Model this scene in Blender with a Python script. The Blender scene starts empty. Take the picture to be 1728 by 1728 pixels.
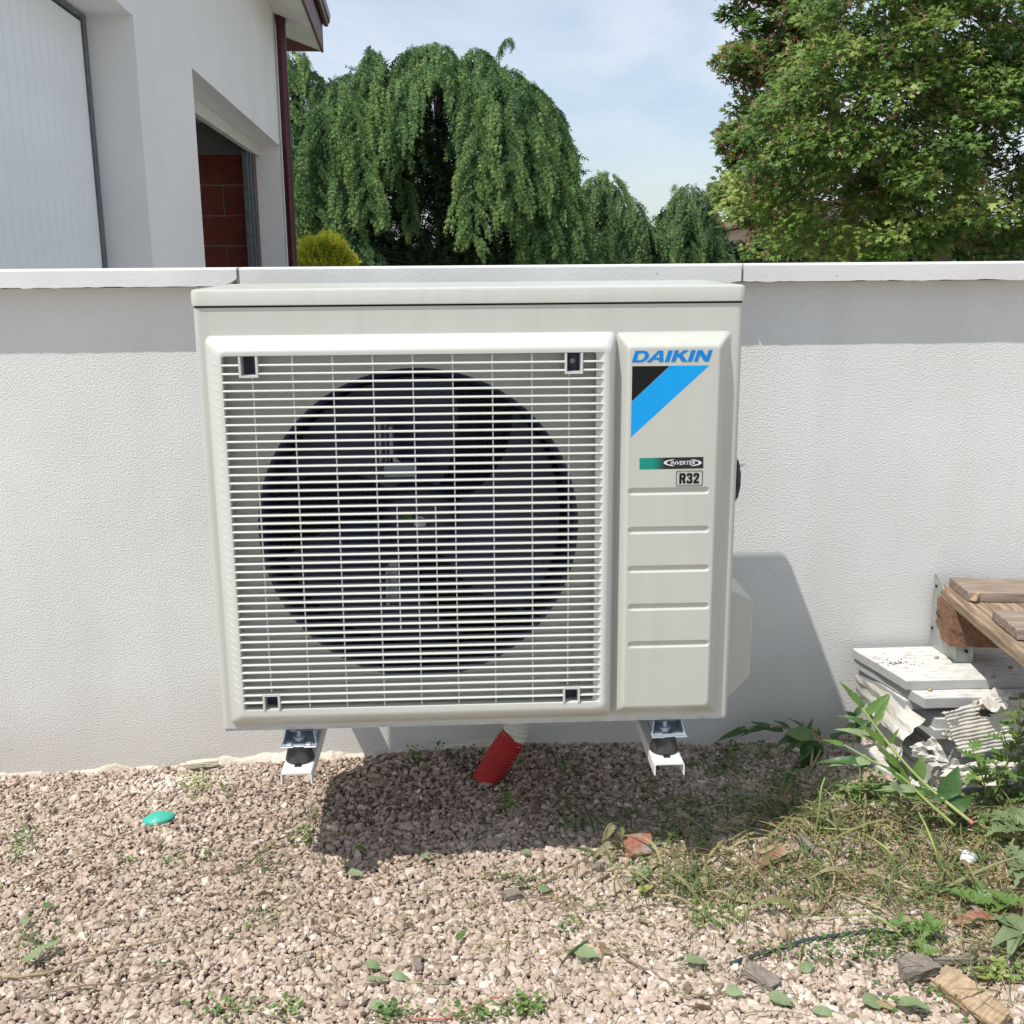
import bpy, bmesh, math
import numpy as np
from mathutils import Vector, Matrix

S = bpy.context.scene
# ------------------------------------------------------------------ camera
FRONT = -0.50                       # plane of the unit's front sheet; the garden wall face is y = 0
CAMZ = 1.0856
CC = np.array([-0.019, FRONT-1.773, CAMZ])
FPX = 1870.0
_p, _y, _r = [math.radians(a) for a in (13.289, -2.608, -0.424)]
_cy, _sy = math.cos(_y), math.sin(_y)
FW = np.array([-_sy*math.cos(_p), _cy*math.cos(_p), -math.sin(_p)])
_ri = np.array([_cy, _sy, 0.0]); _up = np.cross(_ri, FW)
RI = math.cos(_r)*_ri + math.sin(_r)*_up
UP = -math.sin(_r)*_ri + math.cos(_r)*_up
cam = bpy.data.cameras.new('camera'); camo = bpy.data.objects.new('camera', cam)
S.collection.objects.link(camo); S.camera = camo
cam.sensor_width = 36.0; cam.lens = FPX/1728*36.0; cam.clip_start = 0.05; cam.clip_end = 2000
camo.matrix_world = Matrix(((RI[0], UP[0], -FW[0], CC[0]), (RI[1], UP[1], -FW[1], CC[1]), (RI[2], UP[2], -FW[2], CC[2]), (0, 0, 0, 1)))
S.render.resolution_x = S.render.resolution_y = 1024

# ------------------------------------------------------------------ sun, sky, exposure
TR = Vector((1.2, 1.0, -2.9)).normalized()          # direction the sunlight travels
EL = math.asin(-TR.z)
sun = bpy.data.lights.new('sun', 'SUN'); sun.energy = 4.55; sun.angle = math.radians(0.55); sun.color = (1.0, 0.955, 0.885)
suno = bpy.data.objects.new('sun', sun); S.collection.objects.link(suno)
suno.rotation_euler = TR.to_track_quat('-Z', 'Y').to_euler(); suno.location = (-3, -3, 6)
W = bpy.data.worlds.new('World'); S.world = W; W.use_nodes = True
nt = W.node_tree; nt.nodes.clear()
def wn(t, **k):
    n = nt.nodes.new(t)
    for a, b in k.items(): setattr(n, a, b)
    return n
out = wn('ShaderNodeOutputWorld'); bg = wn('ShaderNodeBackground'); bg.inputs['Strength'].default_value = 0.122
sky = wn('ShaderNodeTexSky', sky_type='NISHITA', sun_disc=False)
sky.sun_elevation = EL
sky.sun_rotation = math.atan2(-TR.x, -TR.y)
sky.air_density = 1.1; sky.dust_density = 0.6; sky.ozone_density = 1.0
tc = wn('ShaderNodeTexCoord'); mp = wn('ShaderNodeMapping'); mp.inputs['Scale'].default_value = (1.0, 1.0, 2.6)
n1 = wn('ShaderNodeTexNoise'); n1.inputs['Scale'].default_value = 2.3; n1.inputs['Detail'].default_value = 6; n1.inputs['Roughness'].default_value = 0.52; n1.inputs['Distortion'].default_value = 0.5
cr = wn('ShaderNodeValToRGB'); cr.color_ramp.elements[0].position = 0.36; cr.color_ramp.elements[1].position = 0.60
cr.color_ramp.elements[0].color = (0.30, 0.30, 0.30, 1); cr.color_ramp.elements[1].color = (0.97, 0.97, 0.97, 1)
mx = wn('ShaderNodeMix', data_type='RGBA'); mx.inputs[7].default_value = (7.35, 7.75, 8.25, 1)
L = nt.links.new
L(tc.outputs['Generated'], mp.inputs['Vector']); L(mp.outputs['Vector'], n1.inputs['Vector']); L(n1.outputs['Fac'], cr.inputs['Fac'])
# thin cloud reads thicker towards the horizon, as one looks through more of it
sz_ = wn('ShaderNodeSeparateXYZ'); L(tc.outputs['Generated'], sz_.inputs[0])
el_ = wn('ShaderNodeMapRange'); el_.inputs['From Min'].default_value = 0.0; el_.inputs['From Max'].default_value = 1.0; el_.inputs['To Min'].default_value = 1.0; el_.inputs['To Max'].default_value = 0.70
L(sz_.outputs['Z'], el_.inputs['Value']); fm_ = wn('ShaderNodeMath', operation='MULTIPLY'); L(cr.outputs['Color'], fm_.inputs[0]); L(el_.outputs[0], fm_.inputs[1])
tint = wn('ShaderNodeMix', data_type='RGBA', blend_type='MULTIPLY'); tint.inputs['Factor'].default_value = 1.0; tint.inputs[7].default_value = (0.84, 0.95, 1.10, 1)
L(sky.outputs['Color'], tint.inputs[6])
L(fm_.outputs[0], mx.inputs['Factor']); L(tint.outputs[2], mx.inputs[6]); L(mx.outputs[2], bg.inputs['Color']); L(bg.outputs[0], out.inputs[0])
S.view_settings.view_transform = 'Standard'; S.view_settings.look = 'None'; S.view_settings.exposure = 0.0; S.view_settings.gamma = 1.0
S.view_settings.use_curve_mapping = False
S.render.engine = 'CYCLES'; S.cycles.max_bounces = 8; S.cycles.transparent_max_bounces = 8

# ------------------------------------------------------------------ where a direction of view meets a plane of the place
def ray(px, py): return (px-864)/FPX*RI - (py-864)/FPX*UP + FW
def atY(px, py, Y):
    d = ray(px, py); return CC + d*((Y-CC[1])/d[1])
def atZ(px, py, Z):
    d = ray(px, py); return CC + d*((Z-CC[2])/d[2])
rs = np.random.RandomState(11)
def gh(x, y):                                        # height of the gravel
    return (0.001+0.0165*(x-0.1)+0.006*np.sin(3.1*x+1.3)*np.sin(2.3*y+0.4)+0.0035*np.sin(7.9*x+2.0*y)+0.0025*np.sin(13*y-5*x+1)
            + 0.010*np.exp(-((x-0.02)/0.35)**2-((y+0.03)/0.10)**2))
def G(px, py, dz=0.0):
    z = 0.0
    for _ in range(4):
        P = atZ(px, py, z+dz); z = gh(P[0], P[1])
    return Vector((P[0], P[1], z+dz))

# ------------------------------------------------------------------ materials
M = {}
def mat(name, col, rough=0.6, col2=None, ns=8.0, nd=4, bump=0.0, bs=60.0, bd=3, metal=0.0, spec=0.5, ramp=(0.35, 0.65), stretch=None, extra=None, transl=0.0, attr=None, coat=0.0):
    m = bpy.data.materials.new(name); m.use_nodes = True; t = m.node_tree; b = t.nodes['Principled BSDF']
    b.inputs['Roughness'].default_value = rough; b.inputs['Metallic'].default_value = metal
    b.inputs['Specular IOR Level'].default_value = spec; b.inputs['Coat Weight'].default_value = coat
    b.inputs['Base Color'].default_value = (*col, 1)
    tcn = t.nodes.new('ShaderNodeTexCoord'); src = tcn.outputs['Object']
    if stretch:
        mpn = t.nodes.new('ShaderNodeMapping'); mpn.inputs['Scale'].default_value = stretch; t.links.new(src, mpn.inputs['Vector']); src = mpn.outputs['Vector']
    colout = None
    if attr:
        at = t.nodes.new('ShaderNodeAttribute'); at.attribute_name = 'tone'; rp = t.nodes.new('ShaderNodeValToRGB')
        rp.color_ramp.elements[0].color = (*attr[0][1], 1); rp.color_ramp.elements[0].position = attr[0][0]
        rp.color_ramp.elements[1].color = (*attr[-1][1], 1); rp.color_ramp.elements[1].position = attr[-1][0]
        for p_, c_ in attr[1:-1]: e = rp.color_ramp.elements.new(p_); e.color = (*c_, 1)
        t.links.new(at.outputs['Fac'], rp.inputs['Fac']); colout = rp.outputs['Color']
    if col2 is not None:
        n = t.nodes.new('ShaderNodeTexNoise'); n.inputs['Scale'].default_value = ns; n.inputs['Detail'].default_value = nd
        t.links.new(src, n.inputs['Vector'])
        rp = t.nodes.new('ShaderNodeValToRGB'); rp.color_ramp.elements[0].position = ramp[0]; rp.color_ramp.elements[1].position = ramp[1]
        rp.color_ramp.elements[0].color = (*col, 1); rp.color_ramp.elements[1].color = (*col2, 1)
        t.links.new(n.outputs['Fac'], rp.inputs['Fac'])
        if colout is None: colout = rp.outputs['Color']
        else:
            mm = t.nodes.new('ShaderNodeMix'); mm.data_type = 'RGBA'; mm.blend_type = 'MULTIPLY'; mm.inputs['Factor'].default_value = 1
            t.links.new(colout, mm.inputs[6]); t.links.new(rp.outputs['Color'], mm.inputs[7]); colout = mm.outputs[2]
    if extra: colout = extra(t, src, colout)
    if colout is not None: t.links.new(colout, b.inputs['Base Color'])
    if bump > 0:
        n = t.nodes.new('ShaderNodeTexNoise'); n.inputs['Scale'].default_value = bs; n.inputs['Detail'].default_value = bd; n.inputs['Roughness'].default_value = 0.6
        t.links.new(src, n.inputs['Vector']); bp = t.nodes.new('ShaderNodeBump'); bp.inputs['Strength'].default_value = 1.0; bp.inputs['Distance'].default_value = bump
        t.links.new(n.outputs['Fac'], bp.inputs['Height']); t.links.new(bp.outputs['Normal'], b.inputs['Normal'])
    if transl > 0:
        tl = t.nodes.new('ShaderNodeBsdfTranslucent'); ms = t.nodes.new('ShaderNodeMixShader'); ms.inputs[0].default_value = transl
        o = t.nodes['Material Output']
        if colout is not None: t.links.new(colout, tl.inputs['Color'])
        else: tl.inputs['Color'].default_value = (*col, 1)
        t.links.new(b.outputs[0], ms.inputs[1]); t.links.new(tl.outputs[0], ms.inputs[2]); t.links.new(ms.outputs[0], o.inputs['Surface'])
    M[name] = m
    return m

def stain_foot(t, src, c):                           # old damp stain low on the wall + sparse pits
    sx = t.nodes.new('ShaderNodeSeparateXYZ'); t.links.new(src, sx.inputs[0])
    n = t.nodes.new('ShaderNodeTexNoise'); n.inputs['Scale'].default_value = 5; n.inputs['Detail'].default_value = 5; t.links.new(src, n.inputs['Vector'])
    a = t.nodes.new('ShaderNodeMath'); a.operation = 'MULTIPLY_ADD'; a.inputs[1].default_value = -0.22; t.links.new(n.outputs['Fac'], a.inputs[0]); t.links.new(sx.outputs['Z'], a.inputs[2])
    mr = t.nodes.new('ShaderNodeMapRange'); mr.inputs['From Min'].default_value = -0.10; mr.inputs['From Max'].default_value = 0.10; mr.inputs['To Min'].default_value = 0.6; mr.inputs['To Max'].default_value = 0.0
    t.links.new(a.outputs[0], mr.inputs['Value'])
    m1 = t.nodes.new('ShaderNodeMix'); m1.data_type = 'RGBA'; t.links.new(mr.outputs[0], m1.inputs['Factor']); t.links.new(c, m1.inputs[6]); m1.inputs[7].default_value = (0.58, 0.54, 0.475, 1)
    mp_ = t.nodes.new('ShaderNodeMapping'); mp_.inputs['Scale'].default_value = (7, 1, 0.9); t.links.new(src, mp_.inputs['Vector'])
    nd_ = t.nodes.new('ShaderNodeTexNoise'); nd_.inputs['Scale'].default_value = 1.6; nd_.inputs['Detail'].default_value = 7; t.links.new(mp_.outputs[0], nd_.inputs['Vector'])
    rd_ = t.nodes.new('ShaderNodeMapRange'); rd_.inputs['From Min'].default_value = 0.50; rd_.inputs['From Max'].default_value = 0.74; rd_.inputs['To Max'].default_value = 0.20; t.links.new(nd_.outputs['Fac'], rd_.inputs['Value'])
    m0 = t.nodes.new('ShaderNodeMix'); m0.data_type = 'RGBA'; t.links.new(rd_.outputs[0], m0.inputs['Factor']); t.links.new(m1.outputs[2], m0.inputs[6]); m0.inputs[7].default_value = (0.56, 0.545, 0.51, 1); m1 = m0
    v = t.nodes.new('ShaderNodeTexVoronoi'); v.inputs['Scale'].default_value = 38; t.links.new(src, v.inputs['Vector'])
    n2 = t.nodes.new('ShaderNodeTexNoise'); n2.inputs['Scale'].default_value = 9; t.links.new(src, n2.inputs['Vector'])
    r1 = t.nodes.new('ShaderNodeMapRange'); r1.inputs['From Min'].default_value = 0.05; r1.inputs['From Max'].default_value = 0.09; r1.inputs['To Min'].default_value = 0.5; r1.inputs['To Max'].default_value = 0
    t.links.new(v.outputs['Distance'], r1.inputs['Value'])
    r2 = t.nodes.new('ShaderNodeMapRange'); r2.inputs['From Min'].default_value = 0.58; r2.inputs['From Max'].default_value = 0.66; t.links.new(n2.outputs['Fac'], r2.inputs['Value'])
    mu = t.nodes.new('ShaderNodeMath'); mu.operation = 'MULTIPLY'; t.links.new(r1.outputs[0], mu.inputs[0]); t.links.new(r2.outputs[0], mu.inputs[1])
    m2 = t.nodes.new('ShaderNodeMix'); m2.data_type = 'RGBA'; t.links.new(mu.outputs[0], m2.inputs['Factor']); t.links.new(m1.outputs[2], m2.inputs[6]); m2.inputs[7].default_value = (0.35, 0.31, 0.26, 1)
    return m2.outputs[2]
mat('wall_plaster', (0.745, 0.755, 0.735), 0.9, (0.66, 0.668, 0.645), ns=2.2, nd=9, bump=0.0025, bs=275, bd=3, spec=0.2, extra=stain_foot)
def pits(t, src, c):
    v = t.nodes.new('ShaderNodeTexVoronoi'); v.inputs['Scale'].default_value = 26; t.links.new(src, v.inputs['Vector'])
    r1 = t.nodes.new('ShaderNodeMapRange'); r1.inputs['From Min'].default_value = 0.035; r1.inputs['From Max'].default_value = 0.06; r1.inputs['To Min'].default_value = 0.75; r1.inputs['To Max'].default_value = 0
    t.links.new(v.outputs['Distance'], r1.inputs['Value'])
    m2 = t.nodes.new('ShaderNodeMix'); m2.data_type = 'RGBA'; t.links.new(r1.outputs[0], m2.inputs['Factor']); t.links.new(c, m2.inputs[6]); m2.inputs[7].default_value = (0.15, 0.15, 0.14, 1)
    return m2.outputs[2]
mat('coping_concrete', (0.72, 0.725, 0.71), 0.85, (0.60, 0.61, 0.585), ns=4, nd=6, bump=0.0006, bs=150, spec=0.25, extra=pits, stretch=(1, 1, 1))
mat('mortar', (0.42, 0.41, 0.37), 0.95, (0.30, 0.29, 0.25), ns=60, bump=0.002, bs=200)
mat('pale_mortar', (0.66, 0.61, 0.53), 0.95, (0.55, 0.48, 0.38), ns=12, nd=6, bump=0.004, bs=90)
def grime(t, src, c):
    mp_ = t.nodes.new('ShaderNodeMapping'); mp_.inputs['Scale'].default_value = (16, 16, 1.6); t.links.new(src, mp_.inputs['Vector'])
    n_ = t.nodes.new('ShaderNodeTexNoise'); n_.inputs['Scale'].default_value = 2.4; n_.inputs['Detail'].default_value = 7; t.links.new(mp_.outputs[0], n_.inputs['Vector'])
    r_ = t.nodes.new('ShaderNodeMapRange'); r_.inputs['From Min'].default_value = 0.48; r_.inputs['From Max'].default_value = 0.75; r_.inputs['To Max'].default_value = 0.22; t.links.new(n_.outputs['Fac'], r_.inputs['Value'])
    m_ = t.nodes.new('ShaderNodeMix'); m_.data_type = 'RGBA'; t.links.new(r_.outputs[0], m_.inputs['Factor']); t.links.new(c, m_.inputs[6]); m_.inputs[7].default_value = (0.40, 0.38, 0.315, 1)
    return m_.outputs[2]
mat('unit_metal', (0.525, 0.540, 0.488), 0.33, (0.508, 0.522, 0.470), ns=3, bump=0.00008, bs=420, bd=1, spec=0.5, extra=grime)
mat('unit_plastic', (0.58, 0.592, 0.550), 0.42, (0.56, 0.572, 0.530), ns=4, spec=0.5)
mat('unit_inside', (0.38, 0.375, 0.33), 0.5, (0.33, 0.32, 0.28), ns=6)
mat('gap_black', (0.015, 0.015, 0.017), 0.9)
mat('fan_black', (0.026, 0.034, 0.085), 0.4, (0.018, 0.024, 0.060), ns=6)
mat('coil_dark', (0.012, 0.013, 0.026), 0.6, (0.05, 0.05, 0.095), ns=3, stretch=(60, 1, 1))
mat('motor_grey', (0.34, 0.38, 0.43), 0.4, (0.27, 0.31, 0.36), ns=20)
mat('wire_green', (0.03, 0.12, 0.03), 0.5)
mat('print_blue', (0.004, 0.33, 0.76), 0.45, (0.005, 0.34, 0.77), ns=30, spec=0.25)
mat('print_logo_blue', (0.002, 0.215, 0.62), 0.45, spec=0.25)
mat('print_black', (0.008, 0.010, 0.009), 0.45, spec=0.2)
mat('print_white', (0.75, 0.76, 0.76), 0.35)
mat('bracket_white', (0.78, 0.78, 0.76), 0.35, (0.74, 0.74, 0.71), ns=18)
mat('zinc', (0.58, 0.63, 0.68), 0.42, (0.42, 0.47, 0.53), ns=45, nd=5, metal=0.55, bump=0.0002, bs=90)
mat('zinc_old', (0.47, 0.49, 0.45), 0.55, (0.34, 0.37, 0.36), ns=22, nd=6, metal=0.55, bump=0.0003, bs=90)
mat('rubber', (0.022, 0.023, 0.026), 0.55, (0.05, 0.05, 0.052), ns=40, nd=5, bump=0.0003, bs=120)
mat('pipe_red', (0.48, 0.022, 0.018), 0.5, (0.40, 0.02, 0.017), ns=18)
mat('pipe_white', (0.74, 0.72, 0.64), 0.6, (0.64, 0.62, 0.54), ns=16)
mat('teal_plastic', (0.03, 0.42, 0.32), 0.45, (0.05, 0.36, 0.28), ns=30)
mat('white_plastic', (0.80, 0.81, 0.80), 0.35)
mat('rope_green', (0.022, 0.045, 0.045), 0.7, (0.05, 0.08, 0.075), ns=120)
mat('house_render', (0.82, 0.80, 0.775), 0.92, (0.77, 0.75, 0.725), ns=1.3, nd=6, bump=0.0015, bs=120, spec=0.2)
mat('door_white', (0.83, 0.85, 0.85), 0.4, (0.79, 0.81, 0.815), ns=5)
mat('rail_grey', (0.10, 0.115, 0.13), 0.5, (0.16, 0.175, 0.19), ns=20, metal=0.3)
mat('pale_board', (0.68, 0.66, 0.60), 0.7, (0.6, 0.58, 0.53), ns=8)
mat('soffit_white', (0.76, 0.74, 0.68), 0.8, (0.64, 0.63, 0.58), ns=4)
mat('fascia_wood', (0.15, 0.062, 0.052), 0.55, (0.105, 0.042, 0.037), ns=6, nd=6, stretch=(1, 14, 60))
mat('gutter_maroon', (0.085, 0.012, 0.022), 0.35, (0.07, 0.010, 0.020), ns=9)
mat('roof_tile', (0.20, 0.09, 0.06), 0.8, (0.14, 0.06, 0.04), ns=6)
mat('terracotta', (0.27, 0.060, 0.035), 0.85, (0.20, 0.045, 0.028), ns=14, nd=6, bump=0.002, bs=60)
mat('room_dark', (0.25, 0.23, 0.21), 0.9)
mat('wood_reveal', (0.28, 0.14, 0.07), 0.7, (0.2, 0.1, 0.05), ns=6, stretch=(8, 8, 1))
mat('pink_render', (0.62, 0.43, 0.36), 0.9, (0.58, 0.40, 0.33), ns=2)
mat('lawn', (0.045, 0.085, 0.022), 0.95, (0.07, 0.11, 0.03), ns=3, nd=6, bump=0.02, bs=40)
mat('soil', (0.13, 0.10, 0.080), 0.98, (0.22, 0.175, 0.145), ns=55, nd=6, bump=0.006, bs=140)
mat('paving', (0.55, 0.515, 0.465), 0.9, (0.47, 0.44, 0.40), ns=8, nd=6)
def gvor(t, src, c):
    v = t.nodes.new('ShaderNodeTexVoronoi'); v.inputs['Scale'].default_value = 85; t.links.new(src, v.inputs['Vector'])
    r = t.nodes.new('ShaderNodeValToRGB'); r.color_ramp.elements[0].color = (0.20, 0.155, 0.125, 1); r.color_ramp.elements[1].color = (0.50, 0.41, 0.33, 1); t.links.new(v.outputs['Color'], r.inputs['Fac'])
    return r.outputs['Color']
mat('gravel_sheet', (0.3, 0.25, 0.2), 0.95, extra=gvor, bump=0.004, bs=110)
mat('stone_mix', (1, 1, 1), 0.85, (0.80, 0.78, 0.76), ns=260, nd=3, bump=0.0006, bs=420, spec=0.25,
    attr=[(0.0, (0.10, 0.075, 0.060)), (0.06, (0.27, 0.21, 0.16)), (0.32, (0.445, 0.354, 0.286)), (0.60, (0.55, 0.453, 0.372)), (0.84, (0.65, 0.560, 0.475)), (1.0, (0.76, 0.70, 0.62))])
mat('bark', (0.22, 0.18, 0.135), 0.95, (0.11, 0.085, 0.065), ns=10, nd=6, stretch=(4, 4, 1), bump=0.008, bs=40)
mat('bark_dark', (0.035, 0.028, 0.022), 0.95, (0.02, 0.016, 0.013), ns=10)
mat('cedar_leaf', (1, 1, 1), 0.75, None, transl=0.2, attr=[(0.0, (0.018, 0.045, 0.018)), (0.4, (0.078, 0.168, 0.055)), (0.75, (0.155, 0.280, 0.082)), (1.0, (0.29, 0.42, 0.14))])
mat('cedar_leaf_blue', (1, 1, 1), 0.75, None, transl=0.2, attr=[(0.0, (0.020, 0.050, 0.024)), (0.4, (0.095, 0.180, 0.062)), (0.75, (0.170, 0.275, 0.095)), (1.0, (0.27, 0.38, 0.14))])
mat('gold_leaf', (1, 1, 1), 0.75, None, transl=0.4, attr=[(0.0, (0.06, 0.10, 0.012)), (0.4, (0.32, 0.37, 0.03)), (1.0, (0.66, 0.64, 0.07))])
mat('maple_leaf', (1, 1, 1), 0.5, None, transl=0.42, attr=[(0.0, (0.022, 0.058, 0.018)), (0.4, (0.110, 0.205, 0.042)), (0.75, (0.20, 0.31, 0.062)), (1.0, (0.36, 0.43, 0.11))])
mat('samara', (1, 1, 1), 0.6, None, transl=0.25, attr=[(0.0, (0.10, 0.085, 0.03)), (0.6, (0.22, 0.15, 0.06)), (1.0, (0.34, 0.25, 0.12))])
mat('samara_red', (1, 1, 1), 0.6, None, transl=0.25, attr=[(0.0, (0.16, 0.06, 0.03)), (0.6, (0.34, 0.14, 0.07)), (1.0, (0.45, 0.26, 0.14))])
mat('hedge_leaf', (1, 1, 1), 0.8, None, attr=[(0.0, (0.018, 0.035, 0.012)), (1.0, (0.055, 0.085, 0.025))])
mat('weed_leaf', (0.165, 0.27, 0.065), 0.45, (0.10, 0.19, 0.045), ns=22, nd=5, transl=0.25)
mat('weed_leaf_pale', (0.27, 0.34, 0.18), 0.65, (0.20, 0.275, 0.13), ns=25, nd=5, transl=0.2)
mat('weed_leaf_dark', (0.075, 0.16, 0.045), 0.45, (0.045, 0.11, 0.03), ns=25, transl=0.25)
mat('thistle_leaf', (0.155, 0.215, 0.095), 0.55, (0.21, 0.275, 0.14), ns=25, nd=5, transl=0.2)
mat('dry_leaf', (0.30, 0.27, 0.14), 0.7, (0.22, 0.22, 0.10), ns=28, transl=0.15)
mat('yellow_leaf', (0.38, 0.40, 0.12), 0.6, (0.30, 0.34, 0.10), ns=30, transl=0.2)
mat('stem_green', (0.30, 0.36, 0.11), 0.5, (0.22, 0.30, 0.09), ns=20)
mat('stem_pink', (0.45, 0.12, 0.10), 0.5, (0.42, 0.22, 0.13), ns=20)
mat('stem_tan', (0.36, 0.27, 0.15), 0.7, (0.27, 0.22, 0.11), ns=20)
mat('twig', (0.17, 0.12, 0.085), 0.85, (0.25, 0.19, 0.13), ns=30)
mat('blade', (1, 1, 1), 0.6, None, transl=0.2, attr=[(0.0, (0.045, 0.085, 0.025)), (0.30, (0.11, 0.17, 0.05)), (0.5, (0.20, 0.21, 0.08)), (0.75, (0.35, 0.27, 0.13)), (1.0, (0.46, 0.38, 0.22))])
mat('low_leaf', (1, 1, 1), 0.55, None, transl=0.2, attr=[(0.0, (0.04, 0.09, 0.02)), (0.5, (0.10, 0.19, 0.045)), (0.85, (0.19, 0.29, 0.07)), (1.0, (0.30, 0.36, 0.10))])
mat('old_wood', (0.36, 0.29, 0.225), 0.85, (0.17, 0.125, 0.095), ns=7, nd=10, stretch=(1.6, 17, 17), bump=0.0016, bs=9, ramp=(0.3, 0.7))
mat('old_wood_y', (0.38, 0.285, 0.195), 0.85, (0.17, 0.115, 0.075), ns=7, nd=10, stretch=(20, 1.3, 34), bump=0.0014, bs=9, ramp=(0.35, 0.62))
mat('split_wood', (0.46, 0.345, 0.215), 0.8, (0.29, 0.205, 0.13), ns=18, nd=6, stretch=(10, 2, 10), bump=0.001, bs=40)
mat('chipboard', (0.235, 0.125, 0.075), 0.9, (0.14, 0.075, 0.045), ns=130, nd=5, bump=0.0010, bs=320)
mat('slab_face', (0.66, 0.65, 0.62), 0.8, (0.34, 0.31, 0.27), ns=9, nd=10, stretch=(3, 16, 1), bump=0.0008, bs=30, ramp=(0.50, 0.74))
mat('slab_edge', (0.43, 0.44, 0.435), 0.8, (0.38, 0.39, 0.385), ns=18, nd=5, bump=0.0004, bs=120)
mat('torn_card', (0.74, 0.72, 0.67), 0.85, (0.60, 0.56, 0.49), ns=14, nd=6, bump=0.0012, bs=60, transl=0.1)
mat('brick_chip', (0.30, 0.13, 0.085), 0.9, (0.31, 0.25, 0.205), ns=28, nd=5, bump=0.002, bs=90, ramp=(0.45, 0.6))
mat('bark_chip', (0.24, 0.13, 0.08), 0.9, (0.36, 0.27, 0.19), ns=30, nd=6, bump=0.002, bs=90, ramp=(0.4, 0.65))
mat('grey_wood', (0.26, 0.225, 0.19), 0.9, (0.17, 0.14, 0.115), ns=20, nd=6, stretch=(3, 16, 16), bump=0.001, bs=30)

# ------------------------------------------------------------------ building helpers
C = S.collection
def tag(o, label=None, cat=None, group=None, kind=None):
    if label: o['label'] = label
    if cat: o['category'] = cat
    if group: o['group'] = group
    if kind: o['kind'] = kind
    return o
def link(o, parent=None):
    C.objects.link(o)
    if parent is not None: o.parent = parent
    return o
def empty(name, loc=(0, 0, 0), **k):
    o = bpy.data.objects.new(name, None); o.empty_display_size = 0.05; o.location = loc; link(o); return tag(o, **k)
class MB:
    def __init__(s): s.v = []; s.f = []; s.m = []
    def add(s, vs, fs, mi=0):
        n = len(s.v); s.v += [tuple(v) for v in vs]; s.f += [tuple(i+n for i in f) for f in fs]; s.m += [mi]*len(fs); return s
    def box(s, x0, x1, y0, y1, z0, z1, mi=0):
        return s.add([(x0, y0, z0), (x1, y0, z0), (x1, y1, z0), (x0, y1, z0), (x0, y0, z1), (x1, y0, z1), (x1, y1, z1), (x0, y1, z1)],
                     [(0, 3, 2, 1), (4, 5, 6, 7), (0, 1, 5, 4), (1, 2, 6, 5), (2, 3, 7, 6), (3, 0, 4, 7)], mi)
    def prism(s, poly, d, mi=0):                      # poly: list of 3d points (planar), d: thickness vector
        n = len(poly); d = Vector(d)
        vs = [Vector(p) for p in poly] + [Vector(p)+d for p in poly]
        return s.add(vs, [tuple(range(n-1, -1, -1)), tuple(range(n, 2*n))]+[(i, (i+1) % n, n+(i+1) % n, n+i) for i in range(n)], mi)
    def loft(s, loops, close=True, cap0=False, cap1=False, mi=0):
        n = len(loops[0]); vs = [p for l in loops for p in l]; fs = []
        for a in range(len(loops)-1):
            for i in range(n if close else n-1):
                j = (i+1) % n; fs.append((a*n+i, a*n+j, (a+1)*n+j, (a+1)*n+i))
        if cap0: fs.append(tuple(range(n-1, -1, -1)))
        if cap1: fs.append(tuple((len(loops)-1)*n+i for i in range(n)))
        return s.add(vs, fs, mi)
    def tube(s, pts, r, n=8, cap=True, mi=0):
        pts = [Vector(p) for p in pts]; rr = r if hasattr(r, '__len__') else [r]*len(pts); loops = []
        t = (pts[1]-pts[0]).normalized(); u = t.orthogonal().normalized()
        for i, p in enumerate(pts):
            t = (pts[min(i+1, len(pts)-1)]-pts[max(i-1, 0)]).normalized()
            u = (u-t*u.dot(t)).normalized(); w = t.cross(u)
            loops.append([p+(u*math.cos(2*math.pi*k/n)+w*math.sin(2*math.pi*k/n))*rr[i] for k in range(n)])
        return s.loft(loops, True, cap, cap, mi)
    def mesh(s, name, mats, smooth=False, angle=None):
        me = bpy.data.meshes.new(name); me.from_pydata(s.v, [], s.f)
        mats = mats if isinstance(mats, (list, tuple)) else [mats]
        for m in mats: me.materials.append(M[m])
        if len(mats) > 1: me.polygons.foreach_set('material_index', s.m)
        if smooth: me.polygons.foreach_set('use_smooth', [True]*len(me.polygons))
        me.update()
        if angle:
            me.set_sharp_from_angle(angle=math.radians(angle))
        return me
    def build(s, name, mats, parent=None, smooth=False, bevel=0.0, seg=2, angle=None, **k):
        me = s.mesh(name, mats, smooth, angle)
        if bevel > 0:
            bm = bmesh.new(); bm.from_mesh(me); bmesh.ops.recalc_face_normals(bm, faces=bm.faces)
            es = [e for e in bm.edges if len(e.link_faces) == 2 and e.calc_face_angle(0) > 0.4]
            bmesh.ops.bevel(bm, geom=es, offset=bevel, segments=seg, affect='EDGES', profile=0.5, clamp_overlap=True)
            bm.to_mesh(me); bm.free()
        o = bpy.data.objects.new(name, me); link(o, parent); return tag(o, **k)
def inst(name, me, parent=None, mtx=None, **k):
    o = bpy.data.objects.new(name, me); link(o, parent)
    if mtx is not None: o.matrix_basis = mtx
    return tag(o, **k)
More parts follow.
